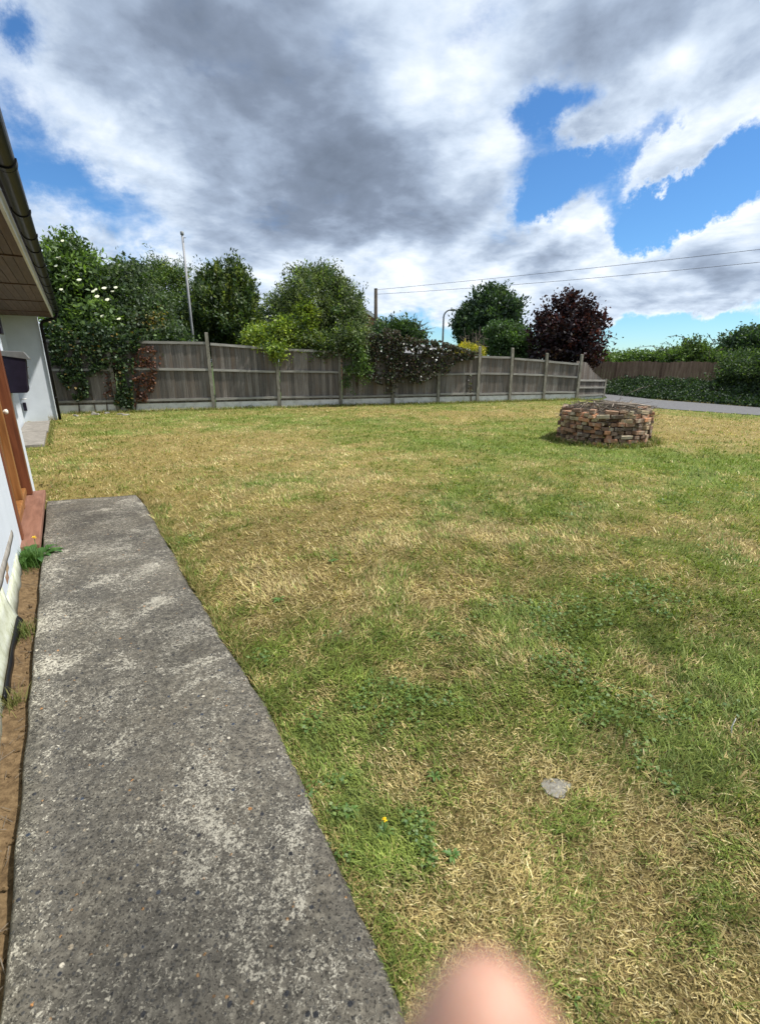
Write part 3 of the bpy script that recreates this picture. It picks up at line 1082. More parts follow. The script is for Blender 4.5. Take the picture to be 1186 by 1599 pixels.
for p in BFP:
    MB().box((p[0] - 10.9, p[1] - 25.6 - .06, .72), (.1, .1, 1.5)).build('post', M['brown_fence'], BF)


# ------------------------------------------------------------------ leaves and trees
def unit(v):
    return v / (np.linalg.norm(v, axis=-1, keepdims=True) + 1e-9)


def leaf_mesh(name, c, axis, size, aspect, tint, flat=0.0):
    n = len(c)
    axis = unit(axis)
    r = unit(rng.normal(size=(n, 3)) + np.array([0, 0, flat]))
    side = unit(np.cross(axis, r))
    nor = np.cross(side, axis)
    L = size[:, None]
    W = L * aspect
    v = np.empty((n, 4, 3))
    v[:, 0] = c - axis * L * .5
    v[:, 1] = c + side * W * .5 + nor * L * .07
    v[:, 2] = c + axis * L * .5 - nor * L * .06
    v[:, 3] = c - side * W * .5 + nor * L * .07
    f = np.arange(n * 4).reshape(n, 4)
    return np_mesh(name, v.reshape(-1, 3), f, np.repeat(tint, 4, 0))


def pick_cols(n, pal, wts):
    pal = np.array(pal)
    k = rng.choice(len(pal), n, p=np.array(wts) / sum(wts))
    return pal[k]


def lobe(px, py, rx, ry, Y, dy=None):
    py = py + 7
    c = at(px, py, Y)
    dep = c.y * CP - (c.z - CAM_H) * SP
    k = dep / FPX
    return (c, (rx * k * .94, dy if dy else rx * k * .85, ry * k * .86))


def crown_mesh(lobes, tips, per, size, pal, wts, aspect=.5, length=.35, spread=.09, up=.35, shell=.55, droop=0.0, zmin=.1, ax_b=.8):
    tips = int(tips * 1.9)
    size = size * 1.22
    vol = np.array([(l[1][0] * l[1][1] * l[1][2]) ** .7 for l in lobes])
    k = rng.choice(len(lobes), tips, p=vol / vol.sum())
    C = np.array([l[0] for l in lobes])[k]
    Rr = np.array([l[1] for l in lobes])[k]
    d = unit(rng.normal(size=(tips, 3)))
    # an uneven outline: radius wobbles with direction
    wob = 1 + .20 * np.sin(d[:, 0] * 5.1 + C[:, 0] * 3) * np.sin(d[:, 2] * 4.3 + C[:, 2]) + rng.normal(0, .07, tips)
    rr = (shell + (1 - shell) * rng.random(tips) ** .45) * wob
    spray = rng.random(tips) < .10
    rr = np.where(spray, rr * rng.uniform(1.08, 1.32, tips), rr)
    T = C + d * Rr * rr[:, None]
    cd = unit(d + np.array([0, 0, up]) + rng.normal(0, .35, (tips, 3)) - np.array([0, 0, droop]))
    keep = T[:, 2] > zmin
    T, cd = T[keep], cd[keep]
    n = len(T)
    tipcol = pick_cols(n, pal, wts) * np.array([1.52, 1.46, 1.2]) * rng.uniform(.7, 1.35, (n, 1))
    Tn = np.repeat(T, per, 0)
    Dn = np.repeat(cd, per, 0)
    N = len(Tn)
    ln = np.repeat(rng.uniform(.6, 1.3, n), per)
    off = Dn * (rng.uniform(-.7, .5, (N, 1)) * length * ln[:, None]) + rng.normal(0, spread, (N, 3))
    P = Tn + off
    ax = unit(Dn + rng.normal(0, ax_b, (N, 3)))
    colr = np.repeat(tipcol, per, 0) * rng.uniform(.72, 1.28, (N, 1))
    sz = size * rng.uniform(.5, 1.55, N)
    ok = P[:, 2] > .03
    return leaf_mesh('crown', P[ok], ax[ok], sz[ok], aspect, colr[ok], .4)


def trunk_mesh(base, lobes, r, limbs=5):
    mb = MB()
    base = Vector(base)
    cs = [l[0] for l in lobes]
    mid = sum(cs, Vector()) / len(cs)
    fork = base.lerp(Vector((mid.x, mid.y, mid.z)), .45)
    mb.tube([base - Vector((0, 0, .1)), base.lerp(fork, .5) + Vector((random.uniform(-.08, .08), random.uniform(-.08, .08), 0)), fork], [r * 1.25, r, r * .8], 8)
    for i in range(limbs):
        l = lobes[i % len(lobes)]
        e = l[0] + Vector((random.uniform(-.6, .6) * l[1][0], random.uniform(-.6, .6) * l[1][1], random.uniform(.1, .7) * l[1][2]))
        m1 = fork.lerp(e, .5) + Vector((random.uniform(-.15, .15), random.uniform(-.15, .15), .1))
        mb.tube([fork, m1, e], [r * .6, r * .35, r * .08], 6)
    return mb.mesh('trunk', True)


def tree(name, label, cat, lobes, tips, per, size, pal, wts, trunk_r=.10, group=None, base=None, limbs=5, **kw):
    c0 = sum((l[0] for l in lobes), Vector()) / len(lobes)
    bx, by = base if base else (c0.x, c0.y)
    t = tag(empty(name, (bx, by, 0)), label, cat, group)
    inv = np.array([bx, by, 0])
    me = crown_mesh(lobes, tips, per, size, pal, wts, **kw)
    o = link_mesh('crown', me, M['leaf'], t)
    o.location = (-bx, -by, 0)
    tm = trunk_mesh((bx, by, 0), lobes, trunk_r, limbs)
    o = link_mesh('trunk', tm, M['bark'], t)
    o.location = (-bx, -by, 0)
    return t


DG = (.028, .052, .018)
MG = (.055, .095, .026)
LG = (.11, .18, .035)
OL = (.075, .098, .026)
GG = (.085, .11, .062)
YG = (.17, .21, .03)

# left corner: elder in flower, dark evergreen shrub, feathery tree
elder = tree('elder_bush', 'leafy elder bush with flat cream flower heads above the corner of the house', 'bush',
             [lobe(112, 440, 44, 62, 17.2, 1.3), lobe(160, 455, 42, 55, 17.6, 1.2), lobe(165, 500, 55, 40, 16.6, 1.0), lobe(115, 520, 50, 45, 16.6, 1.0), lobe(200, 425, 20, 22, 17.8, .6), lobe(105, 390, 26, 26, 17.4, .7)],
             620, 26, .13, [DG, MG, LG, (.09, .15, .045)], [.38, .34, .18, .1], .07, base=(-10.6, 17.0), length=.5, spread=.13, aspect=.42)
hd = MB()
for k in range(34):
    a = k * 2.399
    r_ = .085 * math.sqrt(k / 34)
    hd.tube([(r_ * math.cos(a) * .35, r_ * math.sin(a) * .35, -.06), (r_ * math.cos(a), r_ * math.sin(a), 0), (r_ * math.cos(a), r_ * math.sin(a), .012)], [.002, .004, .017], 5)
HEAD = hd.mesh('flower_head')
HEAD.materials.append(M['umbel'])
for (px, py) in [(98, 376), (92, 402), (88, 415), (102, 432), (124, 437), (150, 452), (163, 450), (181, 449), (152, 463), (168, 468), (150, 489), (160, 494), (186, 498), (96, 452), (146, 455), (176, 455)]:
    p = at(px, py, 15.75 + random.uniform(-.1, .2)) - elder.location
    place(HEAD, 'flower_head', elder, p, rot=(random.uniform(.35, .9), random.uniform(-.3, .3), 0), scale=(random.uniform(.5, .8),) * 3)
tree('evergreen_shrub', 'dark grey green evergreen shrub spilling over the fence beside the elder', 'shrub',
     [lobe(225, 500, 45, 55, 16.9, 1.0), lobe(200, 540, 50, 32, 15.8, .7), lobe(205, 445, 32, 36, 17.3, .8), lobe(255, 520, 40, 24, 16.6, .8), lobe(150, 560, 60, 18, 15.2, .4)],
     640, 26, .085, [DG, (.045, .066, .040), (.075, .098, .066), MG], [.42, .33, .15, .1], .07, base=(-8.6, 16.9), length=.4, spread=.11, aspect=.55)
tree('feathery_tree', 'feathery mid green tree standing behind the thin metal pole', 'tree',
     [lobe(258, 445, 36, 42, 23, 1.5), lobe(275, 495, 42, 45, 22, 1.5), lobe(225, 470, 36, 50, 23, 1.5), lobe(245, 415, 18, 18, 23, .6), lobe(278, 420, 16, 16, 23, .6)],
     620, 30, .10, [DG, MG, (.08, .12, .03), YG], [.35, .4, .2, .05], .12, length=.55, spread=.10, aspect=.28, up=.7)
tree('golden_shrub', 'small golden leaved shrub showing between the left trees', 'shrub',
     [lobe(238, 492, 18, 18, 16.35, .35)], 14, 10, .08, [(.24, .18, .05), (.18, .17, .05)], [.6, .4], .03, base=(-8.0, 16.4), length=.2, spread=.08, limbs=2)
tree('laurel_tree', 'dense upright dark laurel tree between the metal pole and the big bush', 'tree',
     [lobe(352, 480, 48, 62, 21.5, 1.6), lobe(325, 495, 30, 55, 21.2, 1.2), lobe(385, 500, 26, 45, 21.2, 1.2), lobe(335, 432, 16, 26, 21.5, .7), lobe(366, 430, 20, 26, 21.5, .7), lobe(385, 455, 14, 30, 21.4, .6), lobe(318, 450, 12, 26, 21.4, .5)],
     900, 26, .12, [DG, (.040, .062, .018), (.085, .115, .026), (.12, .14, .03)], [.4, .34, .2, .06], .14, length=.6, spread=.08, up=1.3, aspect=.4)
tree('large_bush', 'large rounded grey green bush rising over the middle of the fence', 'bush',
     [lobe(492, 468, 58, 54, 18.8, 1.6), lobe(448, 490, 34, 46, 18.6, 1.2), lobe(538, 488, 34, 50, 18.8, 1.3), lobe(505, 525, 66, 36, 18.3, 1.2), lobe(490, 428, 30, 20, 18.8, .8), lobe(530, 445, 20, 20, 18.8, .6), lobe(515, 534, 46, 20, 17.0, .35), lobe(455, 518, 34, 24, 17.1, .5), lobe(552, 520, 22, 26, 17.2, .4)],
     1450, 28, .075, [DG, (.062, .085, .038), GG, (.13, .16, .085), (.10, .15, .03)], [.26, .32, .24, .08, .10], .12, length=.42, spread=.075, up=.6, aspect=.42)
tree('trailing_shrub', 'bright yellow green shrub trailing over the fence top left of the big bush', 'shrub',
     [lobe(415, 522, 34, 20, 16.7, .5), lobe(447, 512, 18, 26, 17.0, .5), lobe(432, 543, 14, 14, 16.25, .25), lobe(478, 500, 18, 46, 17.3, .4), lobe(500, 535, 30, 16, 17.3, .35), lobe(465, 525, 22, 18, 17.1, .35)],
     460, 22, .085, [MG, (.12, .18, .028), (.16, .21, .025), YG], [.2, .4, .3, .1], .04, base=(-3.7, 16.9), length=.35, spread=.08, droop=.5, aspect=.4)
tree('hanging_creeper', 'bright green feathery creeper hanging down the fence below the big bush', 'creeper',
     [lobe(556, 545, 18, 26, 16.95, .25), lobe(566, 570, 12, 26, 16.9, .2), lobe(545, 580, 10, 22, 16.9, .2), lobe(548, 530, 20, 20, 17.2, .4)],
     120, 20, .065, [(.035, .07, .018), (.05, .095, .02), (.075, .13, .025)], [.4, .4, .2], .03, base=(-.75, 17.45), length=.4, spread=.05, droop=1.3, aspect=.3)
tree('background_tree', 'dark green tree with bare twigs behind the flowering climber', 'tree',
     [lobe(622, 512, 30, 20, 24, 1.1), lobe(605, 520, 22, 18, 24, 1), lobe(640, 518, 22, 16, 24, 1.0), lobe(620, 545, 50, 16, 23.5, 1.0)],
     400, 26, .11, [DG, (.035, .065, .035), MG], [.45, .35, .2], .09, length=.5, spread=.10, up=.8)
bt = bpy.data.objects.get('background_tree')
tw = MB()
for k in range(11):
    a = at(640 + k * 1.2, 522, 23.6)
    b = at(648 + k * 3.4 + random.uniform(-3, 3), 490 + k * 2.6 + random.uniform(-4, 4), 23.4 + random.uniform(-.4, .4))
    m_ = a.lerp(b, .5) + Vector((random.uniform(-.1, .1), 0, .05))
    tw.tube([a - bt.location, m_ - bt.location, b - bt.location], [.022, .015, .006], 5)
tw.build('twigs', M['bark'], bt)
tree('golden_conifer', 'low golden yellow conifer peeping over the fence beside the street lamp', 'shrub',
     [lobe(728, 541, 24, 10, 20.6, .7), lobe(712, 545, 12, 9, 20.5, .5), lobe(745, 546, 10, 8, 20.5, .5)],
     220, 20, .07, [(.30, .25, .02), (.22, .22, .025), (.12, .14, .02)], [.5, .35, .15], .05, length=.25, spread=.05, aspect=.35, up=.9)
tree('evergreen_tree', 'tall dark evergreen tree beyond the fence with a domed top', 'tree',
     [lobe(765, 482, 40, 34, 30, 1.8), lobe(742, 505, 32, 32, 30, 1.6), lobe(788, 490, 20, 36, 30, 1.4), lobe(770, 520, 48, 26, 29.6, 1.8), lobe(762, 460, 22, 16, 30, 1), lobe(722, 495, 12, 14, 30, .6)],
     900, 26, .15, [(.020, .040, .020), (.030, .056, .026), (.05, .08, .034)], [.5, .36, .14], .16, length=.7, spread=.12, up=.8)
tree('green_tree', 'mid green tree in front of the dark evergreen and left of the purple tree', 'tree',
     [lobe(788, 525, 30, 26, 25.5, 1.3), lobe(812, 535, 24, 22, 25.5, 1.1), lobe(775, 512, 16, 14, 25.5, .8), lobe(800, 556, 40, 16, 25, 1.0)],
     560, 26, .10, [DG, (.042, .082, .028), (.065, .115, .035)], [.4, .42, .18], .10, length=.4, spread=.10)
tree('purple_tree', 'dark purple leaved tree with an open ragged crown behind the fence end', 'tree',
     [lobe(885, 512, 44, 38, 23.5, 1.5), lobe(860, 515, 32, 32, 23.5, 1.2), lobe(912, 515, 28, 34, 23.5, 1.2), lobe(888, 472, 24, 22, 23.5, .9), lobe(915, 485, 18, 16, 23.5, .7), lobe(935, 495, 12, 8, 23.4, .3), lobe(848, 490, 14, 14, 23.5, .5), lobe(895, 453, 7, 9, 23.5, .25), lobe(918, 466, 5, 7, 23.5, .2), lobe(852, 474, 6, 10, 23.5, .2), lobe(905, 548, 34, 20, 23.3, 1.1), lobe(860, 548, 34, 18, 23.3, 1.1), lobe(940, 490, 9, 6, 23.4, .2), lobe(872, 462, 8, 12, 23.5, .3)],
     430, 18, .12, [(.012, .0046, .007), (.022, .0066, .010), (.040, .011, .014), (.018, .009, .008)], [.4, .34, .14, .12], .10, length=.5, spread=.11, up=.7, aspect=.6, shell=.35, limbs=10)

# ivy on the fence in the corner
def in_px_poly(n, poly):
    xs = [p[0] for p in poly]
    ys = [p[1] for p in poly]
    out = np.empty((0, 2))
    while len(out) < n:
        q = np.stack([rng.uniform(min(xs), max(xs), n * 2), rng.uniform(min(ys), max(ys), n * 2)], -1)
        out = np.concatenate([out, q[in_poly(q[:, 0], q[:, 1], poly)]])
    return out[:n]


def fence_point(px, py, off):
    """points on the fence face (off metres towards the camera) seen at a pixel of the photograph"""
    res = np.empty((len(px), 3))
    m = (FY[-1] - FY[0]) / (FX[-1] - FX[0])
    for i, (x, y, o) in enumerate(zip(px, py, off)):
        r = ray(x, y)
        # Y = FY0 + m (X - FX0) - o
        k = (FY[0] - m * FX[0] - o) / (r.y - m * r.x)
        res[i] = (r.x * k, r.y * k, CAM_H + r.z * k)
    return res


def wall_plant(name, label, cat, polys, size, pal, wts, stems, off=(.06, .2), aspect=.75, droop=.5, base=None, clump=None):
    pts = []
    for poly, n in polys:
        q = in_px_poly(n, poly)
        if clump:
            keep = fbm(q[:, 0], q[:, 1], clump, 3) > .40
            q = q[keep]
        pts.append(q)
    q = np.concatenate(pts)
    P = fence_point(q[:, 0], q[:, 1], rng.uniform(off[0], off[1], len(q)) * 1.0)
    P[:, 2] = np.maximum(P[:, 2], .03)
    n = len(P)
    ax = unit(rng.normal(0, .6, (n, 3)) + np.array([0, -.4, -droop]))
    c = pick_cols(n, pal, wts) * rng.uniform(.7, 1.3, (n, 1))
    t = tag(empty(name, base or tuple(P.mean(0) * np.array([1, 1, 0]))), label, cat)
    o = link_mesh('leaves', leaf_mesh('leaves', P, ax, size * rng.uniform(.6, 1.4, n), aspect, c, 0), M['leaf'], t)
    o.location = -t.location
    sm = MB()
    for line in stems:
        pp = fence_point([a for a, _ in line], [b for _, b in line], [.05] * len(line))
        sm.tube([Vector(p) - t.location for p in pp], [.022] + [.014] * (len(line) - 2) + [.006], 6)
    if stems:
        sm.build('stems', M['bark'], t)
    return t


wall_plant('ivy', 'green ivy with yellowing leaves climbing the fence by the downpipe', 'ivy',
           [([(75, 540), (150, 530), (165, 575), (128, 590), (146, 600), (140, 618), (120, 628), (98, 600), (82, 575)], 3600), ([(180, 560), (208, 560), (208, 640), (178, 632), (184, 600)], 1100), ([(75, 500), (120, 520), (150, 500), (190, 525), (228, 512), (222, 540), (205, 556), (170, 548), (140, 566), (80, 560)], 3200)],
           .085, [DG, (.04, .075, .022), (.07, .12, .03), (.20, .14, .03)], [.36, .38, .2, .05], [[(125, 645), (122, 620), (118, 590), (112, 560)], [(150, 645), (145, 620), (130, 600), (120, 570)], [(205, 645), (200, 615), (195, 585), (190, 560)], [(168, 645), (166, 615), (170, 580)]], clump=.09)
wall_plant('dead_ivy', 'patch of dead brown ivy leaves clinging to the fence', 'ivy',
           [([(208, 545), (240, 540), (252, 560), (240, 610), (225, 635), (205, 635)], 900), ([(165, 560), (185, 560), (180, 625), (160, 625)], 160)],
           .075, [(.15, .055, .028), (.10, .040, .024), (.21, .095, .045)], [.45, .35, .2], [[(212, 640), (215, 600), (220, 555)]], off=(.05, .12), clump=.13)
climber = wall_plant('flowering_climber', 'dark reddish climber dotted with white flowers smothering the fence', 'climber',
                     [([(572, 524), (600, 512), (622, 516), (650, 530), (700, 538), (748, 550), (738, 560), (712, 566), (700, 582), (680, 590), (655, 600), (620, 596), (600, 604), (570, 588)], 9500), ([(590, 590), (625, 590), (620, 615), (600, 615)], 160), ([(730, 585), (740, 585), (738, 618), (728, 618)], 60), ([(572, 520), (690, 532), (745, 552), (740, 562), (572, 545)], 5200)],
                     .075, [(.042, .040, .027), (.080, .052, .040), (.066, .085, .034), (.13, .082, .062), (.05, .075, .03)], [.32, .26, .22, .08, .12], [[(612, 632), (610, 600), (605, 560)], [(684, 630), (683, 595), (670, 555)], [(735, 626), (734, 600), (732, 575)]], off=(.05, .42), clump=.16)
fl = MB()
for k in range(5):
    a = k * 2 * math.pi / 5
    rt = Matrix.Rotation(a, 3, 'Z')
    fl.raw([rt @ Vector(p) for p in ((0, 0, 0), (.022, -.017, .008), (.048, 0, .004), (.022, .017, .008))], [(0, 1, 2, 3)])
FLOWER = fl.mesh('flower')
FLOWER.materials.append(M['petal'])
for (px, py) in [(596, 542), (595, 548), (611, 560), (645, 552), (643, 546), (635, 570), (651, 541), (629, 543), (630, 537), (626, 536), (651, 556), (675, 558), (681, 562), (683, 558), (680, 564), (684, 551), (664, 572), (657, 588), (700, 547), (703, 547), (708, 552), (733, 546), (729, 545), (655, 537), (672, 545), (608, 535), (690, 545), (718, 553), (664, 550), (640, 533)]:
    p = fence_point([px], [py], [.46])[0]
    place(FLOWER, 'flower', climber, Vector(p) - climber.location, rot=(R(70) + random.uniform(-.4, .4), random.uniform(-.4, .4), random.uniform(0, 6)), scale=(random.uniform(.55, .9),) * 3)

# dead branchy shrub over the golden conifer
ds = tag(empty('bare_shrub', (4.2, 22.0, 0)), 'bare tan branched shrub above the golden conifer', 'shrub')
tw = MB()
base = Vector((0, 0, 0))
for k in range(16):
    tip = at(random.uniform(718, 760), random.uniform(508, 528), 22.0) - ds.location
    mid = base.lerp(tip, .6) + Vector((random.uniform(-.1, .1), random.uniform(-.2, .2), 0))
    tw.tube([base, mid, tip], [.03, .02, .006], 5)
    for j in range(5):
        a = mid.lerp(tip, random.uniform(.1, .95))
        tw.tube([a, a + Vector((random.uniform(-.35, .35), random.uniform(-.3, .3), random.uniform(-.05, .28)))], [.012, .004], 4)
tw.build('branches', M['twig'], ds)

# right: hedges and trees past the lane
tree('hedge_shrub', 'low light green hedge behind the left end of the brown fence', 'shrub',
     [lobe(930, 556, 22, 13, 28, .9), lobe(965, 557, 24, 11, 28.5, .9), lobe(998, 556, 22, 12, 28.5, .9), lobe(1035, 556, 24, 14, 28, .9)],
     420, 22, .11, [DG, MG, (.075, .125, .032), (.10, .16, .04)], [.25, .4, .25, .1], .06, length=.4, spread=.12)
tree('rounded_shrub', 'rounded light green shrub above the middle of the brown fence', 'shrub',
     [lobe(1078, 548, 26, 24, 26.5, 1.0), lobe(1055, 556, 20, 14, 26.5, .9), lobe(1102, 556, 24, 14, 26, .9)],
     420, 22, .10, [DG, MG, (.08, .13, .035), (.11, .17, .045)], [.28, .4, .22, .1], .06, length=.4, spread=.10)
tree('far_tree', 'tall dark tree rising over the hedge at the far right', 'tree',
     [lobe(1165, 532, 30, 24, 38, 1.8), lobe(1145, 545, 20, 18, 38, 1.4), lobe(1192, 530, 26, 26, 38, 1.8), lobe(1215, 535, 26, 26, 38, 1.8)],
     620, 24, .17, [(.022, .044, .022), (.034, .062, .028), (.05, .085, .034)], [.45, .38, .17], .2, length=.7, spread=.2)
tree('roadside_hedge', 'thick dark green hedge standing at the roadside right of the brown fence', 'hedge',
     [lobe(1152, 580, 26, 26, 19.5, .8), lobe(1185, 582, 36, 32, 18.8, 1.0), lobe(1222, 580, 44, 36, 18.0, 1.1), lobe(1270, 575, 50, 40, 17.2, 1.2), lobe(1160, 556, 24, 14, 21, 1.0), lobe(1330, 575, 60, 42, 16.6, 1.2)],
     1350, 24, .072, [(.02, .038, .014), (.036, .064, .02), (.055, .09, .025), (.08, .12, .035)], [.42, .36, .16, .06], .07, length=.4, spread=.11)


def bramble(name, label, pts, n, Y):
    t = tag(empty(name, at(*pts[0][0], Y) * 1.0), label, 'branch')
    t.location.z = 0
    sm = MB()
    C, A_ = [], []
    for line in pts:
        q = [at(x, y, Y) for x, y in line]
        sm.tube([p - t.location for p in q], [.016] * (len(q) - 1) + [.006], 5)
        for a, b in zip(q[:-1], q[1:]):
            for k in range(n):
                C.append(a.lerp(b, random.random()) + Vector((random.gauss(0, .07), random.gauss(0, .1), random.gauss(-.02, .06))))
                A_.append((random.gauss(0, 1), random.gauss(0, 1), random.gauss(-.4, .6)))
    sm.build('stems', M['bark'], t)
    N = len(C)
    c = pick_cols(N, [DG, MG, (.05, .08, .03)], [.4, .4, .2])
    o = link_mesh('leaves', leaf_mesh('leaves', np.array(C), np.array(A_), .12 * rng.uniform(.6, 1.3, N), .6, c), M['leaf'], t)
    o.location = -t.location
    return t


bramble('arching_branch', 'leafy branch arching left over the brown fence top', [[(1050, 562), (1035, 545), (1015, 540), (992, 543)], [(1040, 548), (1045, 538), (1030, 536)], [(1078, 540), (1070, 528), (1055, 524), (1040, 526)], [(1080, 535), (1088, 526), (1100, 524)]], 9, 26.0)
bramble('bare_branch', 'thin sparse branch reaching up beside the far tree', [[(1106, 562), (1107, 545), (1115, 532), (1128, 524), (1138, 516)], [(1113, 534), (1106, 524), (1103, 520)], [(1118, 548), (1128, 545), (1136, 540)]], 4, 25.0)


def cover():
    C, A_, S_, K_ = [], [], [], []
    line = [(10.35, 24.4), (10.9, 22.6), (11.15, 21.0), (11.6, 19.5), (12.3, 17.8), (12.95, 16.2), (14.3, 13.7), (15.8, 11.2)]
    for (a, b) in zip(line[:-1], line[1:]):
        a, b = np.array(a), np.array(b)
        L = np.linalg.norm(b - a)
        n = int(2600 * L)
        u = rng.random(n)
        d = (b - a) / L
        nn = np.array([-d[1], d[0]])                    # away from the lane is the positive side
        if nn[0] < 0:
            nn = -nn
        w = rng.random(n) * 2.6
        h = np.clip(.12 + w * .42, 0, .72) * (.6 + .8 * fbm(a[0] + u * 3, w * 2, 1.7, 3))
        z = h * rng.random(n) ** .5
        C.append(np.stack([a[0] + d[0] * u * L + nn[0] * w, a[1] + d[1] * u * L + nn[1] * w, z], -1))
    P = np.concatenate(C)
    n = len(P)
    ax = unit(rng.normal(0, .7, (n, 3)) + np.array([0, 0, .5]))
    c = pick_cols(n, [(.018, .036, .012), (.028, .056, .016), (.05, .09, .022), (.08, .12, .035)], [.4, .36, .19, .05]) * rng.uniform(.7, 1.3, (n, 1))
    o = link_mesh('undergrowth', leaf_mesh('undergrowth', P, ax, .085 * rng.uniform(.5, 1.6, n), .5, c, .3), M['leaf'])
    tag(o, 'dark green ivy and nettle undergrowth along the far edge of the lane', 'undergrowth', kind='stuff')


cover()


# ------------------------------------------------------------------ poles, lamp, wires, far house
mp = tag(empty('metal_pole', (-6.88, 18.6, 0)), 'thin grey metal pole standing behind the fence', 'pole')
MB().tube([(0, 0, -.1), (0, 0, 3), (.02, 0, 5.68)], [.04, .04, .038], 12).build('tube', M['galv'], mp, True)
MB().tube([(.02, 0, 5.68), (.02, 0, 5.70), (.02, 0, 5.78), (.02, 0, 5.80)], [.042, .060, .060, .04], 12).build('cap', M['lamp_steel'], mp, True)
MB().tube([(.045, 0, 5.60), (.14, -.02, 5.60)], .012, 6).build('hook', M['lamp_steel'], mp)

up1 = Vector((-.29, 34, 0))
up2 = Vector((36.0, 16.0, 0))


def upole(loc, h, label):
    t = tag(empty('utility_pole', loc), label, 'pole', 'timber poles carrying the wires')
    MB().tube([(0, 0, -.1), (.0, 0, h * .5), (0.02, 0, h)], [.15, .13, .105], 12).build('shaft', M['tarred_pole'], t, True)
    MB().tube([(.02, 0, h), (.02, 0, h + .03)], [.12, .05], 12).build('cap', M['lamp_steel'], t)
    for z in (h - .15, h - .42):
        MB().tube([(.02, -.10, z), (.02, -.22, z), (.02, -.22, z + .07)], [.012, .012, .03], 6).build('insulator', M['lamp_steel'], t)
    return t


upole(up1, 6.05, 'dark timber utility pole rising behind the big bush')
upole(up2, 7.55, 'timber utility pole at the far right end of the wires')
for dz, sag, lab in ((0.0, .22, 'upper of the two thin overhead wires'), (-.27, .42, 'lower of the two thin overhead wires')):
    a = up1 + Vector((.02, -.22, 6.05 - .1 + dz))
    b = up2 + Vector((.02, -.22, 7.5 + dz * 1.6))
    pts = []
    for k in range(25):
        u = k / 24
        p = a.lerp(b, u)
        p.z -= sag * 4 * u * (1 - u)
        pts.append(p - a)
    w = tag(empty('overhead_wire', a), lab, 'wire')
    MB().tube(pts, .0105, 5).build('cable', M['wire'], w)

sl = tag(empty('street_lamp', (3.92, 31.5, 0)), 'grey street lamp with a short curved arm beyond the fence', 'street lamp')
cv = [(0, 0, 0), (0, 0, 2), (0, 0, 4.1)] + [(.42 - .42 * math.cos(a), 0, 4.1 + .42 * math.sin(a)) for a in (R(20), R(40), R(60), R(80), R(90))]
MB().tube(cv, [.075, .065, .05, .045, .045, .045, .045, .045], 12).build('column', M['lamp_steel'], sl, True)
MB().prism([(.38, 4.47), (.55, 4.44), (.78, 4.47), (.80, 4.52), (.60, 4.58), (.40, 4.57)], -.10, .10, lambda u, v, w: (u, w, v)).build('lamp_head', M['galv'], sl, bevel=.02)
MB().tube([(.47, 0, 4.57), (.47, 0, 4.66)], [.04, .03], 10).build('photocell', M['lamp_steel'], sl)


def far_house():
    h = tag(empty('house', (-3.6, 43.0, 0)), 'tan brick house gable with white bargeboard behind the utility pole', 'house')
    w, ev, ap, dp = 3.95, 4.55, 7.05, 9.0
    MB().raw([(-w, 0, 0), (w, 0, 0), (w, 0, ev), (0, 0, ap), (-w, 0, ev), (-w, dp, 0), (w, dp, 0), (w, dp, ev), (0, dp, ap), (-w, dp, ev)],
             [(0, 1, 2, 3, 4), (9, 8, 7, 6, 5), (0, 5, 6, 1), (1, 6, 7, 2), (4, 9, 5, 0)]).build('wall', M['far_brick'], h)
    for sgn in (-1, 1):
        MB().raw([(sgn * (w + .3), -.3, ev - .12), (0, -.3, ap + .07), (0, dp + .3, ap + .07), (sgn * (w + .3), dp + .3, ev - .12), (sgn * (w + .3), -.3, ev - .02), (0, -.3, ap + .19), (0, dp + .3, ap + .19), (sgn * (w + .3), dp + .3, ev - .02)],
                 [(0, 1, 2, 3), (4, 7, 6, 5), (0, 4, 5, 1), (1, 5, 6, 2), (2, 6, 7, 3), (3, 7, 4, 0)]).build('roof', M['roof_tile'], h)
        MB().raw([(sgn * (w + .32), y, ev - .34 + e) if i == 0 else (0, y, ap - .12 + e) for y in (-.34, -.305) for i, e in ((0, 0), (1, 0), (1, .26), (0, .26))],
                 [(0, 1, 2, 3), (7, 6, 5, 4), (0, 4, 5, 1), (1, 5, 6, 2), (2, 6, 7, 3), (3, 7, 4, 0)]).build('bargeboard', M['fascia'], h)
    for x in (-1.8, 1.8):
        f = MB().bbox((x - .7, -.03, 2.9), (x + .7, .05, 4.1)).build('window', M['fascia'], h)
        for k in (-1, 1):
            MB().bbox((x + k * .34 - .29, -.045, 2.97), (x + k * .34 + .29, -.032, 4.03)).build('pane', M['glass'], f)


far_house()
shed = tag(empty('garden_shed', (1.75, 21.6, 0)), 'low grey roofed shed just behind the flowering climber', 'shed')
MB().bbox((-.8, -.5, 0), (.8, .8, 1.75)).build('wall', M['fence_wood'], shed)
MB().raw([(-.95, -.65, 1.8), (.95, -.65, 1.74), (.95, .95, 2.14), (-.95, .95, 2.18), (-.95, -.65, 1.86), (.95, -.65, 1.8), (.95, .95, 2.2), (-.95, .95, 2.24)],
         [(0, 3, 2, 1), (4, 5, 6, 7), (0, 1, 5, 4), (1, 2, 6, 5), (2, 3, 7, 6), (3, 0, 4, 7)]).build('roof', M['felt'], shed)

# ------------------------------------------------------------------ ring of stacked bricks with brushwood
BP = tag(empty('brick_ring', (PILE[0], PILE[1], 0)), 'round dry stacked ring of reclaimed bricks on the lawn', 'fire pit')


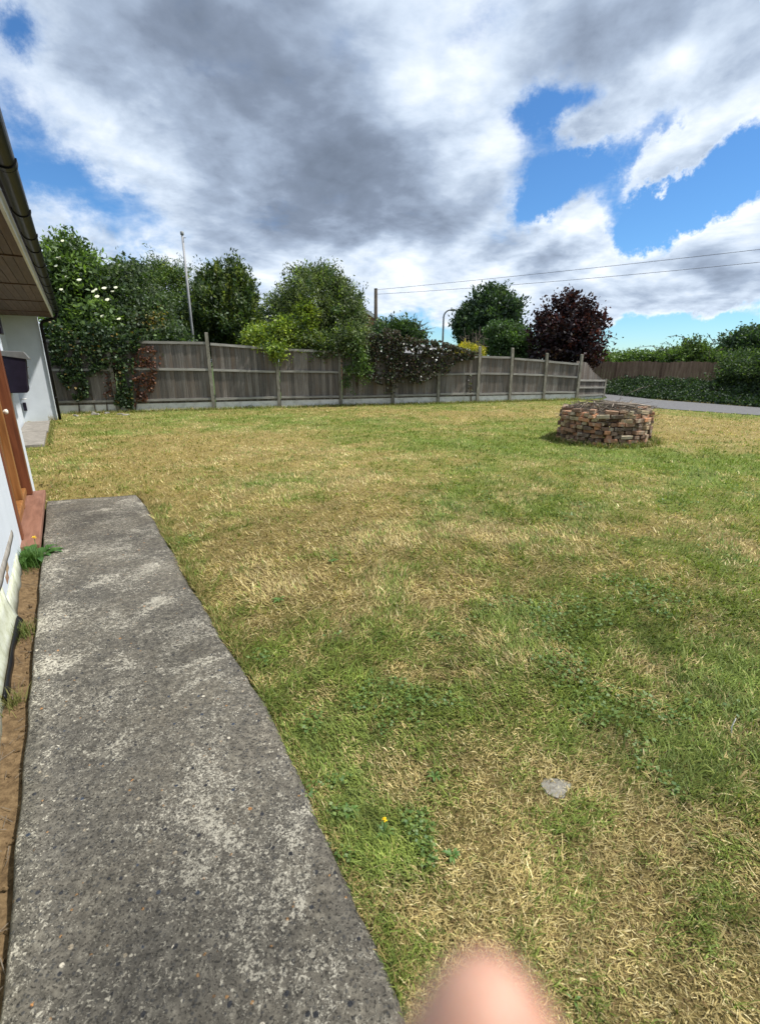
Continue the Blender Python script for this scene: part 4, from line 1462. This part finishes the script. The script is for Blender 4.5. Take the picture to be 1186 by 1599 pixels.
def brick_mesh(seed):
    r = random.Random(seed)
    a, b, c = .215 / 2, .102 / 2, .065 / 2
    e = .006
    vs, fs = [], []
    pts = []
    for sx in (-1, 1):
        for sy in (-1, 1):
            for sz in (-1, 1):
                j = [r.uniform(-.004, .004) for _ in range(3)]
                chip = r.random() < .12
                k = .82 if chip else 1
                pts.append((sx * (a + j[0]) * k, sy * (b + j[1]), sz * (c + j[2])))
    idx = lambda x, y, z: (x * 4 + y * 2 + z)
    m = MB().raw(pts, [(idx(0, 0, 0), idx(0, 0, 1), idx(0, 1, 1), idx(0, 1, 0)), (idx(1, 0, 0), idx(1, 1, 0), idx(1, 1, 1), idx(1, 0, 1)),
                       (idx(0, 0, 0), idx(1, 0, 0), idx(1, 0, 1), idx(0, 0, 1)), (idx(0, 1, 0), idx(0, 1, 1), idx(1, 1, 1), idx(1, 1, 0)),
                       (idx(0, 0, 0), idx(0, 1, 0), idx(1, 1, 0), idx(1, 0, 0)), (idx(0, 0, 1), idx(1, 0, 1), idx(1, 1, 1), idx(0, 1, 1))])
    me = m.mesh('brick')
    import bmesh
    bm = bmesh.new()
    bm.from_mesh(me)
    bmesh.ops.bevel(bm, geom=bm.edges[:], offset=e, segments=1, affect='EDGES')
    bm.to_mesh(me)
    bm.free()
    me.materials.append(M['brick'])
    return me


BRICKS = [brick_mesh(s) for s in range(7)]
rb = random.Random(5)
nb = 0
for c in range(9):
    z = .022 + c * .0735
    Rr = .85 - .003 * c
    a = rb.uniform(0, 1)
    end = a + 2 * math.pi
    while a < end - .08:
        header = rb.random() < .46
        half = (not header) and rb.random() < .2
        wdt = .108 if header else (.12 if half else .222)
        da = (wdt + rb.uniform(.008, .055)) / Rr
        am = a + da / 2
        a += da
        if c == 8 and rb.random() < .35:
            continue
        if c >= 3 and rb.random() < .05:
            continue
        depth = .107 if header else .051
        rad = Rr - depth + rb.uniform(-.055, .035)
        yaw = am + (0 if header else math.pi / 2) + rb.uniform(-.14, .14)
        tiltx = rb.uniform(-.07, .07)
        tilty = rb.uniform(-.09, .09)
        if c == 8:
            tilty += rb.uniform(-.18, .18)
        o = place(rb.choice(BRICKS), 'brick', BP, (rad * math.cos(am), rad * math.sin(am), z + rb.uniform(-.006, .012)), rot=(tiltx, tilty, yaw), scale=(.55 if half else 1, 1, rb.uniform(.95, 1.05)))
        nb += 1
print('bricks', nb)
# an inner skin keeps the light from showing through the joints
for c in (1, 3, 5, 6):
    a = rb.uniform(0, 1)
    for k in range(12):
        am = a + k * 2 * math.pi / 12
        nb += 1
        place(rb.choice(BRICKS), 'brick', BP, (.67 * math.cos(am), .67 * math.sin(am), .022 + c * .0745), rot=(0, rb.uniform(-.05, .05), am + math.pi / 2 + rb.uniform(-.1, .1)), scale=(1.4, 1, 1.0))

rs = random.Random(9)
bw = MB()
for k in range(420):
    a = rs.uniform(0, 2 * math.pi)
    r_ = .80 * math.sqrt(rs.random())
    p = Vector((r_ * math.cos(a), r_ * math.sin(a), rs.uniform(.40, .69) + .06 * (1 - r_)))
    d = Vector((rs.gauss(0, 1), rs.gauss(0, 1), rs.gauss(0, .18))).normalized() * rs.uniform(.10, .36)
    q = p + d * .5 + Vector((rs.gauss(0, .02), rs.gauss(0, .02), rs.gauss(0, .02)))
    R_ = rs.uniform(.003, .009)
    bw.tube([p - d * .5, q - d * .5, p + d], [R_, R_ * .9, R_ * .4], 5)
o = bw.build('brushwood', M['twig'])
o.location = (PILE[0], PILE[1], 0)
tag(o, 'heap of dry grey twigs filling the brick ring', 'twigs', kind='stuff')
for k in range(9):
    am = rs.uniform(0, math.pi)
    ln = rs.uniform(.5, 1.0)
    cx_, cy_ = rs.uniform(-.35, .35), rs.uniform(-.4, .4)
    R_ = rs.uniform(.010, .018)
    pts = []
    for j in range(5):
        u = j / 4 - .5
        pts.append((math.cos(am) * u * ln + rs.gauss(0, .012), math.sin(am) * u * ln + rs.gauss(0, .012), rs.gauss(0, .008) + u * .05))
    o = MB().tube(pts, [R_, R_, R_ * .9, R_ * .8, R_ * .5], 7).build('stick', M['twig'], None, True)
    o.location = (PILE[0] + cx_, PILE[1] + cy_, .70 + k * .006)
    tag(o, 'thick dry stick lying across the top of the brick ring', 'stick', 'sticks on the brick ring')
for k in range(3):
    a = Vector((10.9 + .35 * k, 21.6 - .3 * k, .1))
    b = a + Vector((1.3 + .2 * k, .25, .42 - .1 * k))
    o = MB().tube([(0, 0, 0), (b - a) * .5 + Vector((0, 0, .06)), b - a], [.018, .013, .006], 6).build('stick', M['twig'], None, True)
    o.location = a
    tag(o, 'dead branch lying in the undergrowth near the fence end', 'branch', 'dead branches by the fence end')

# ------------------------------------------------------------------ grass
def blade_mesh(x, y, z, length, width, tilt, az, bend, tint):
    n = len(x)
    B = np.stack([x, y, z], -1)
    hd = np.stack([np.cos(az), np.sin(az), np.zeros(n)], -1)
    sd_ = np.stack([-np.sin(az), np.cos(az), np.zeros(n)], -1)
    up = np.array([0, 0, 1.0])
    d1 = hd * np.sin(tilt)[:, None] + up * np.cos(tilt)[:, None]
    t2 = tilt + bend
    d2 = hd * np.sin(t2)[:, None] + up * np.cos(t2)[:, None]
    L = length[:, None]
    W = width[:, None] * .5
    m = B + d1 * L * .55
    tip = m + d2 * L * .45
    tip[:, 2] = np.maximum(tip[:, 2], z + .002)
    v = np.empty((n, 5, 3), np.float32)
    v[:, 0] = B - sd_ * W
    v[:, 1] = B + sd_ * W
    v[:, 2] = m + sd_ * W * .8
    v[:, 3] = m - sd_ * W * .8
    v[:, 4] = tip
    base = (np.arange(n) * 5)[:, None]
    f = np.stack([base + np.array([0, 1, 2]), base + np.array([0, 2, 3]), base + np.array([3, 2, 4])], 1).reshape(-1, 3)
    return np_mesh('blades', v.reshape(-1, 3), f, np.repeat(tint, 5, 0))


def lawn_ok(x, y):
    t, s = to_house(x, y)
    bad = (t < path_right(s) + .004 + (fbm(s, s * 0 + 8.1, 3.0, 4) - .5) * .075) & (s < path_end(t)) & (t > -.40)
    bad |= (t < -.36) & (s < 6.95)
    bad |= (t < -1.02) & (s >= 6.95) & (s < 10.9)
    bad |= (t < -.46) & (s >= 10.9)
    bad |= (t < -.28) & (s > 15.6)
    bad |= y > np.interp(x, FX, FY) - .02
    bad |= in_poly(x, y, ROAD_POLY)
    bad |= np.hypot(x - PILE[0], y - PILE[1]) < .90
    bad |= (((x - .655) / .050) ** 2 + ((y - 1.365) / .038) ** 2) < .8 + 1.0 * (vnoise(x * 60, y * 60) - .5)
    bad |= x > 13
    return ~bad


def build_lawn():
    N = 660000
    r0, r1, e = .35, 23.0, .34
    u = rng.random(N)
    r = (r0 ** e + u * (r1 ** e - r0 ** e)) ** (1 / e)
    th = rng.uniform(R(-58), R(76), N)
    x, y = r * np.sin(th), r * np.cos(th)
    k = lawn_ok(x, y)
    x, y, r = x[k], y[k], r[k]
    n = len(x)
    D = dryness(x, y)
    clump = fbm(x + 5, y + 3, 8.0, 3)
    dry = rng.random(n) < np.clip(D * 1.05 + (clump - .5) * 1.9, .04, .96)
    big = np.clip((r / 1.6), .75, 9) ** .62
    fdist = np.abs(y - np.interp(x, FX, FY))
    edge = np.exp(-(fdist / .25) ** 2)
    thick = .55 + 1.1 * fbm(x, y, 4.5, 3)
    ln = np.where(dry, rng.uniform(.020, .052, n), rng.uniform(.022, .060, n)) * thick * np.clip(big, .8, 1.25) * (1 + 1.1 * edge)
    wd = np.where(dry, rng.uniform(.0015, .0036, n), rng.uniform(.0018, .0042, n)) * big
    wd = np.where(rng.random(n) < .06, wd * 2.0, wd)
    tl = np.where(dry, rng.uniform(.7, 1.5, n), rng.uniform(.25, 1.25, n)) * (1 - .5 * edge)
    bend = np.where(dry, rng.uniform(-.5, .7, n), rng.uniform(.0, .9, n))
    comb = fbm(x + 40, y, 1.3, 2) * 9
    az = comb + rng.normal(0, 1.25, n)
    q = rng.random((n, 1))
    straw = STRAW * q + STRAW2 * (1 - q)
    pale = np.array([.62, .53, .30])
    q2 = rng.random(n)
    straw = np.where((q2 < .12)[:, None], pale, straw)
    straw = np.where((q2 > .86)[:, None], np.array([.19, .125, .06]), straw)
    q = rng.random((n, 1))
    grn = GRN * q + GRN2 * (1 - q)
    grn = np.where((q2 < .16)[:, None], np.array([.20, .255, .065]), grn)
    c = np.where(dry[:, None], straw, grn) * rng.uniform(.8, 1.2, (n, 1))
    c = c * (np.clip(.50 + 1.15 * fbm(x + 9, y + 2, 9.0, 3), .5, 1.5) * np.clip(.75 + .5 * fbm(x + 19, y + 42, 2.0, 2), .7, 1.25))[:, None]
    z = ground_z(x, y) - .004
    o = link_mesh('lawn_grass', blade_mesh(x, y, z, ln, wd, tl, az, bend, c), M['grass'])
    tag(o, 'short mown grass mixed green and straw coloured across the lawn', 'grass', kind='stuff')
    # longer wisps that the mower missed along the hard edges
    m = 26000
    pick = rng.random(m)
    s = rng.uniform(-1, 6.2, m)
    off = np.abs(rng.normal(0, .05, m))
    t = path_right(s) + off - .012
    x1, y1 = t * CA - s * SA, t * SA + s * CA
    xf = rng.uniform(-9.3, 8.2, m)
    yf = np.interp(xf, FX, FY) - .06 - np.abs(rng.normal(0, .16, m))
    am = rng.uniform(0, 2 * math.pi, m)
    rp = .92 + np.abs(rng.normal(0, .06, m))
    xp, yp = PILE[0] + rp * np.cos(am), PILE[1] + rp * np.sin(am)
    sw = rng.uniform(10.9, 15.5, m)
    tw_ = -.45 + np.abs(rng.normal(0, .04, m))
    x2, y2 = tw_ * CA - sw * SA, tw_ * SA + sw * CA
    x = np.where(pick < .42, x1, np.where(pick < .78, xf, np.where(pick < .90, xp, x2)))
    y = np.where(pick < .42, y1, np.where(pick < .78, yf, np.where(pick < .90, yp, y2)))
    k = lawn_ok(x, y)
    x, y, pick = x[k], y[k], pick[k]
    n = len(x)
    nr = pick < .42
    ln = np.where(nr, rng.uniform(.02, .065, n), np.where(pick > .9, rng.uniform(.02, .07, n), rng.uniform(.05, .16, n)))
    wd = np.where(nr, rng.uniform(.002, .004, n), rng.uniform(.006, .013, n))
    q = rng.random((n, 1))
    dry = rng.random(n) < np.where(nr, dryness(x, y), .3)
    c = np.where(dry[:, None], STRAW2, GRN * .8 * q + GRN2 * (1 - q)) * rng.uniform(.7, 1.3, (n, 1))
    o = link_mesh('edge_grass', blade_mesh(x, y, ground_z(x, y) - .004, ln, wd, rng.uniform(.1, 1.0, n), rng.uniform(0, 6.28, n), rng.uniform(0, .9, n), c), M['grass'])
    tag(o, 'longer unmown grass fringing the path, fence foot and brick ring', 'grass', kind='stuff')


build_lawn()


# ------------------------------------------------------------------ small plants and stones
def tuft(name, label, t, s, n, h, spread, cols, cat='grass tuft'):
    p = hw(t, s, -.02)
    a = rng.uniform(0, 6.28, n)
    r_ = np.abs(rng.normal(0, spread, n))
    x, y = r_ * np.cos(a) * .7, r_ * np.sin(a)
    q = rng.random((n, 1))
    c = np.array(cols[0]) * q + np.array(cols[1]) * (1 - q)
    me = blade_mesh(x, y, np.zeros(n), rng.uniform(.4, 1.1, n) * h, rng.uniform(.002, .0042, n), np.abs(rng.normal(.25, .3, n)), rng.uniform(0, 6.28, n), rng.uniform(.1, .9, n), c)
    o = tag(empty(name, p), label, cat)
    b = link_mesh('blades', me, M['grass'], o)
    b['kind'] = 'stuff'
    return o


tuft('grass_tuft', 'thick green grass tuft in the soil against the door sill', -.455, 4.33, 900, .17, .09, [(.05, .12, .02), (.10, .19, .04)])
tuft('grass_tuft', 'small faint grass tuft halfway along the soil strip', -.425, 3.15, 170, .10, .06, [(.10, .15, .035), (.19, .20, .06)])
tuft('grass_tuft', 'thin grass tuft in the soil nearest the peeling sheet', -.44, 2.45, 110, .10, .05, [(.12, .16, .04), (.24, .21, .08)])
tuft('grass_tuft', 'dry wispy tuft at the foot of the far white wall', -.42, 15.5, 120, .22, .07, [(.30, .24, .10), (.20, .17, .07)])


def broadleaf(name, label, x, y, z, n, size, flowers=(), col_=((.045, .12, .028), (.09, .19, .04)), cat='weed', lobed=True, spread=1.0):
    t = tag(empty(name, (x, y, z)), label, cat)
    r = random.Random(hash((round(x, 2), round(y, 2))) & 255)
    mb, tint = MB(), []
    for k in range(n):
        a = k * 2.4 + r.uniform(-.3, .3)
        L = size * r.uniform(.6, 1.15)
        W = L * r.uniform(.16, .26)
        el = r.uniform(.12, .55)
        d = Vector((math.cos(a), math.sin(a), 0))
        sd2 = Vector((-d.y, d.x, 0))
        o0 = d * size * .1 * spread
        row = []
        m_ = 6
        for j in range(m_ + 1):
            u = j / m_
            wv = W * math.sin(math.pi * min(u * .9 + .08, 1)) * (1.25 if (lobed and j % 2) else .75)
            c = o0 + d * L * u + Vector((0, 0, math.sin(u * 2.2) * L * el - u * u * L * .25 * el))
            row.append((c - sd2 * wv + Vector((0, 0, wv * .35)), c, c + sd2 * wv + Vector((0, 0, wv * .35))))
        b = len(mb.v)
        for q in row:
            mb.v += [tuple(p) for p in q]
        for j in range(m_):
            for i in range(2):
                mb.f.append((b + j * 3 + i, b + j * 3 + i + 1, b + j * 3 + i + 4, b + j * 3 + i + 3))
        q = r.random()
        cc = np.array(col_[0]) * q + np.array(col_[1]) * (1 - q)
        tint += [cc] * (len(mb.v) - b)
    me = np_mesh('leaves', np.array(mb.v), np.array(mb.f), np.array(tint), True)
    link_mesh('leaves', me, M['leaf'], t)
    for (fx, fy, fz, fr) in flowers:
        f = MB()
        for k in range(14):
            rt = Matrix.Rotation(k * 2.4, 3, 'Z') @ Matrix.Rotation(-.25 - .5 * (k / 14), 3, 'Y')
            f.raw([rt @ Vector(p) for p in ((0, 0, .001 * k), (fr * .6, -fr * .2, .001 * k), (fr, 0, .001 * k), (fr * .6, fr * .2, .001 * k))], [(0, 1, 2, 3)])
        fo = f.build('flower', M['yellow_petal'], t)
        fo.location = (fx, fy, fz)
        MB().tube([(0, 0, 0), (fx * .6, fy * .6, fz * .6), (fx, fy, fz)], .003, 6).build('stalk', M['far_green'], t)
    return t


M['far_green'] = m_noise('green_stalk', [(.3, (.10, .17, .05)), (.7, (.15, .22, .07))], 30, 2, .7)
p = hw(-.40, 4.42)
broadleaf('dandelion', 'dandelion with one yellow flower by the corner of the door sill', p.x, p.y, -.01, 13, .17, [(-.01, .02, .17, .024)])
for i, (px, py, n, sz, lab) in enumerate([(545, 1268, 16, .034, 'clump of green clover leaves beside the path edge'), (678, 1212, 9, .028, 'small dark green weed rosette below the middle of the lawn'), (600, 1300, 13, .032, 'buttercup with one yellow flower in the lawn near the path'),
                                          (705, 1335, 10, .028, 'low green weed in the darkest green patch of lawn'), (640, 1095, 8, .032, 'small weed rosette on the straw coloured grass'), (436, 940, 10, .045, 'bright green weed rosette at mid path'), (520, 880, 8, .045, 'weed rosette among the dry grass beyond the path bend'), (895, 1560, 3, .026, 'single pale green weed leaf at the bottom edge of the lawn')]):
    x, y = gnd(px, py)
    fl_ = [(.0, .0, .055, .011)] if 'buttercup' in lab else []
    broadleaf('buttercup' if fl_ else 'weed', lab, x, y, float(ground_z(np.array([x]), np.array([y]))[0]) + .005, n, sz, fl_, ((.075, .16, .035), (.13, .23, .05)), lobed=False)

def scatter_small():
    n = 420
    s_ = rng.uniform(-.5, 4.55, n)
    t_ = rng.uniform(-.47, -.375, n)
    q = rng.random(n)
    x, y = t_ * CA - s_ * SA, t_ * SA + s_ * CA
    mb, mc = MB(), MB()
    for i in range(n):
        if q[i] < .3:
            a = random.uniform(0, 6.28)
            d_ = Vector((math.cos(a), math.sin(a), random.uniform(-.1, .2))) * random.uniform(.02, .07)
            mb.tube([(x[i], y[i], -.012), Vector((x[i], y[i], -.008)) + d_], [.0013, .0007], 4)
        else:
            r_ = .003 + .012 * random.random() ** 2
            mc.box((x[i], y[i], -.022 + r_ * .3), (r_ * random.uniform(.8, 1.9), r_, r_ * .8), Matrix.Rotation(random.uniform(0, 3), 3, 'Z') @ Matrix.Rotation(random.uniform(-.5, .5), 3, 'X'), .55)
    tag(mb.build('straw_bits', M['twig']), 'dry straw bits lying on the soil strip', 'straw', kind='stuff')
    tag(mc.build('soil_crumbs', M['soil']), 'earth crumbs on the soil strip', 'crumbs', kind='stuff')
    # clover leaflets among the greener grass
    N = 60000
    r = .6 * (9.0 / .6) ** rng.random(N)
    th = rng.uniform(R(-50), R(60), N)
    x, y = r * np.sin(th), r * np.cos(th)
    k = lawn_ok(x, y) & (dryness(x, y) < .5) & (fbm(x + 70, y + 12, 3.2, 3) > .60)
    x, y, r = x[k][:5500], y[k][:5500], r[k][:5500]
    n = len(x)
    P_ = np.stack([x, y, ground_z(x, y) + rng.uniform(.012, .035, n)], -1)
    ax = unit(rng.normal(0, 1, (n, 3)) * np.array([1, 1, .25]))
    c = pick_cols(n, [(.075, .14, .028), (.12, .19, .038), (.16, .23, .05)], [.4, .4, .2])
    o = link_mesh('clover', leaf_mesh('clover', P_, ax, rng.uniform(.010, .020, n) * np.clip(r / 1.6, .8, 3) ** .5, .85, c, 3.0), M['leaf'])
    tag(o, 'small clover leaves scattered through the greener grass', 'clover', kind='stuff')


scatter_small()
st = MB()
for k in range(18):
    a = k * 2 * math.pi / 18
    rr = 1 + .08 * math.sin(a * 3 + 1) + .05 * math.sin(a * 7)
    st.v.append((.066 * rr * math.cos(a), .05 * rr * math.sin(a), -.03))
for k in range(18):
    a = k * 2 * math.pi / 18
    rr = .86 + .08 * math.sin(a * 3 + 1) + .05 * math.sin(a * 7)
    st.v.append((.066 * rr * math.cos(a), .05 * rr * math.sin(a), .011 + .003 * math.sin(a * 2)))
st.v.append((0, 0, .017))
st.f += [(k, (k + 1) % 18, 18 + (k + 1) % 18, 18 + k) for k in range(18)] + [(18 + k, 18 + (k + 1) % 18, 36) for k in range(18)]
o = st.build('stone', M['stone'])
o.location = (.655, 1.365, float(ground_z(np.array([.655]), np.array([1.365]))[0]) - .009)
tag(o, 'flat grey stone set flush in the dry grass', 'stone')
x, y = gnd(1142, 1150)
o = MB().tube([(0, 0, -.01), (-.004, .01, .04), (-.001, .004, .09)], [.003, .0025, .0015], 6).build('stick', M['fascia'], None, True)
o.location = (x, y, 0)
tag(o, 'thin pale stalk sticking up from the grass at the right edge', 'stalk')
for k in range(13):
    px, py = random.uniform(70, 205), random.uniform(640, 650)
    x, y = gnd(px, py)
    if y > np.interp(x, FX, FY) - .1:
        y = float(np.interp(x, FX, FY)) - random.uniform(.1, .5)
    m_ = MB().box((0, 0, .02), (random.uniform(.08, .26), random.uniform(.06, .14), random.uniform(.03, .08)), taper=.7)
    o = m_.build('rubble', M['slab'], None, bevel=.012)
    o.location = (x, y, 0)
    o.rotation_euler = (random.uniform(-.2, .2), random.uniform(-.2, .2), random.uniform(0, 6))
    tag(o, 'pale lump of rubble at the foot of the ivy covered fence', 'rubble', 'rubble below the ivy')


# ------------------------------------------------------------------ the hand holding the camera: one fingertip strays into view
def build_hand():
    c_r = Vector((1, 0, 0))
    c_u = Vector((0, SP, CP))
    c_f = Vector((0, CP, -SP))

    def W(r, d, f):                                     # right, down, forward of the lens, in metres
        return Vector((0, 0, CAM_H)) + c_r * r - c_u * d + c_f * f
    D = .0425
    tip = ((760 - CX) / FPX * D, (1488 - CY) / FPX * D, D)
    vs, es, rs_ = [], [], []

    def chain(pts, rad, start=None):
        prev = start
        for p, r_ in zip(pts, rad):
            vs.append(tuple(p))
            rs_.append(r_)
            i = len(vs) - 1
            if prev is not None:
                es.append((prev, i))
            prev = i
        return prev
    x0, d0, f0 = tip
    chain([W(x0 + .010, d0 + .20, f0 - .03), W(x0 + .010, d0 + .165, f0 - .02), W(x0 + .012, d0 + .130, f0 - .012)], [.029, .027, .026])
    palm = 2
    # index finger pointing up past the lens
    chain([W(x0 - .004, d0 + .086, f0 - .002), W(x0 - .001, d0 + .046, f0 + .002), W(x0, d0 + .020, f0 + .001), W(x0, d0 + .0105, f0), W(x0, d0 + .0050, f0), W(x0, d0 + .0010, f0)], [.0120, .0116, .0112, .0088, .0058, .0026], palm)
    for dx, dl in ((.020, .004), (.040, .010), (.058, .020)):
        chain([W(x0 + dx - .004, d0 + .088 + dl, f0 - .004), W(x0 + dx, d0 + .080 + dl, f0 + .030), W(x0 + dx, d0 + .104 + dl, f0 + .040), W(x0 + dx, d0 + .116 + dl, f0 + .022)], [.0110, .0100, .0092, .0078], palm)
    chain([W(x0 - .018, d0 + .118, f0 - .002), W(x0 - .024, d0 + .098, f0 + .018), W(x0 - .014, d0 + .084, f0 + .034), W(x0 - .004, d0 + .078, f0 + .040)], [.0135, .0118, .0104, .0080], palm)
    me = bpy.data.meshes.new('hand')
    me.from_pydata([(v[0], v[1], v[2] - CAM_H) for v in vs], es, [])
    o = link_mesh('hand', me, M['skin'])
    o.location = (0, 0, CAM_H)
    sk = o.modifiers.new('skin', 'SKIN')
    if not me.skin_vertices:
        me.skin_vertices.new()
    for i, r_ in enumerate(rs_):
        me.skin_vertices[0].data[i].radius = (r_, r_)
    me.skin_vertices[0].data[0].use_root = True
    sk.use_smooth_shade = True
    sb = o.modifiers.new('sub', 'SUBSURF')
    sb.levels = sb.render_levels = 2
    tag(o, 'out of focus pink fingertip poking up at the bottom edge', 'hand')


build_hand()
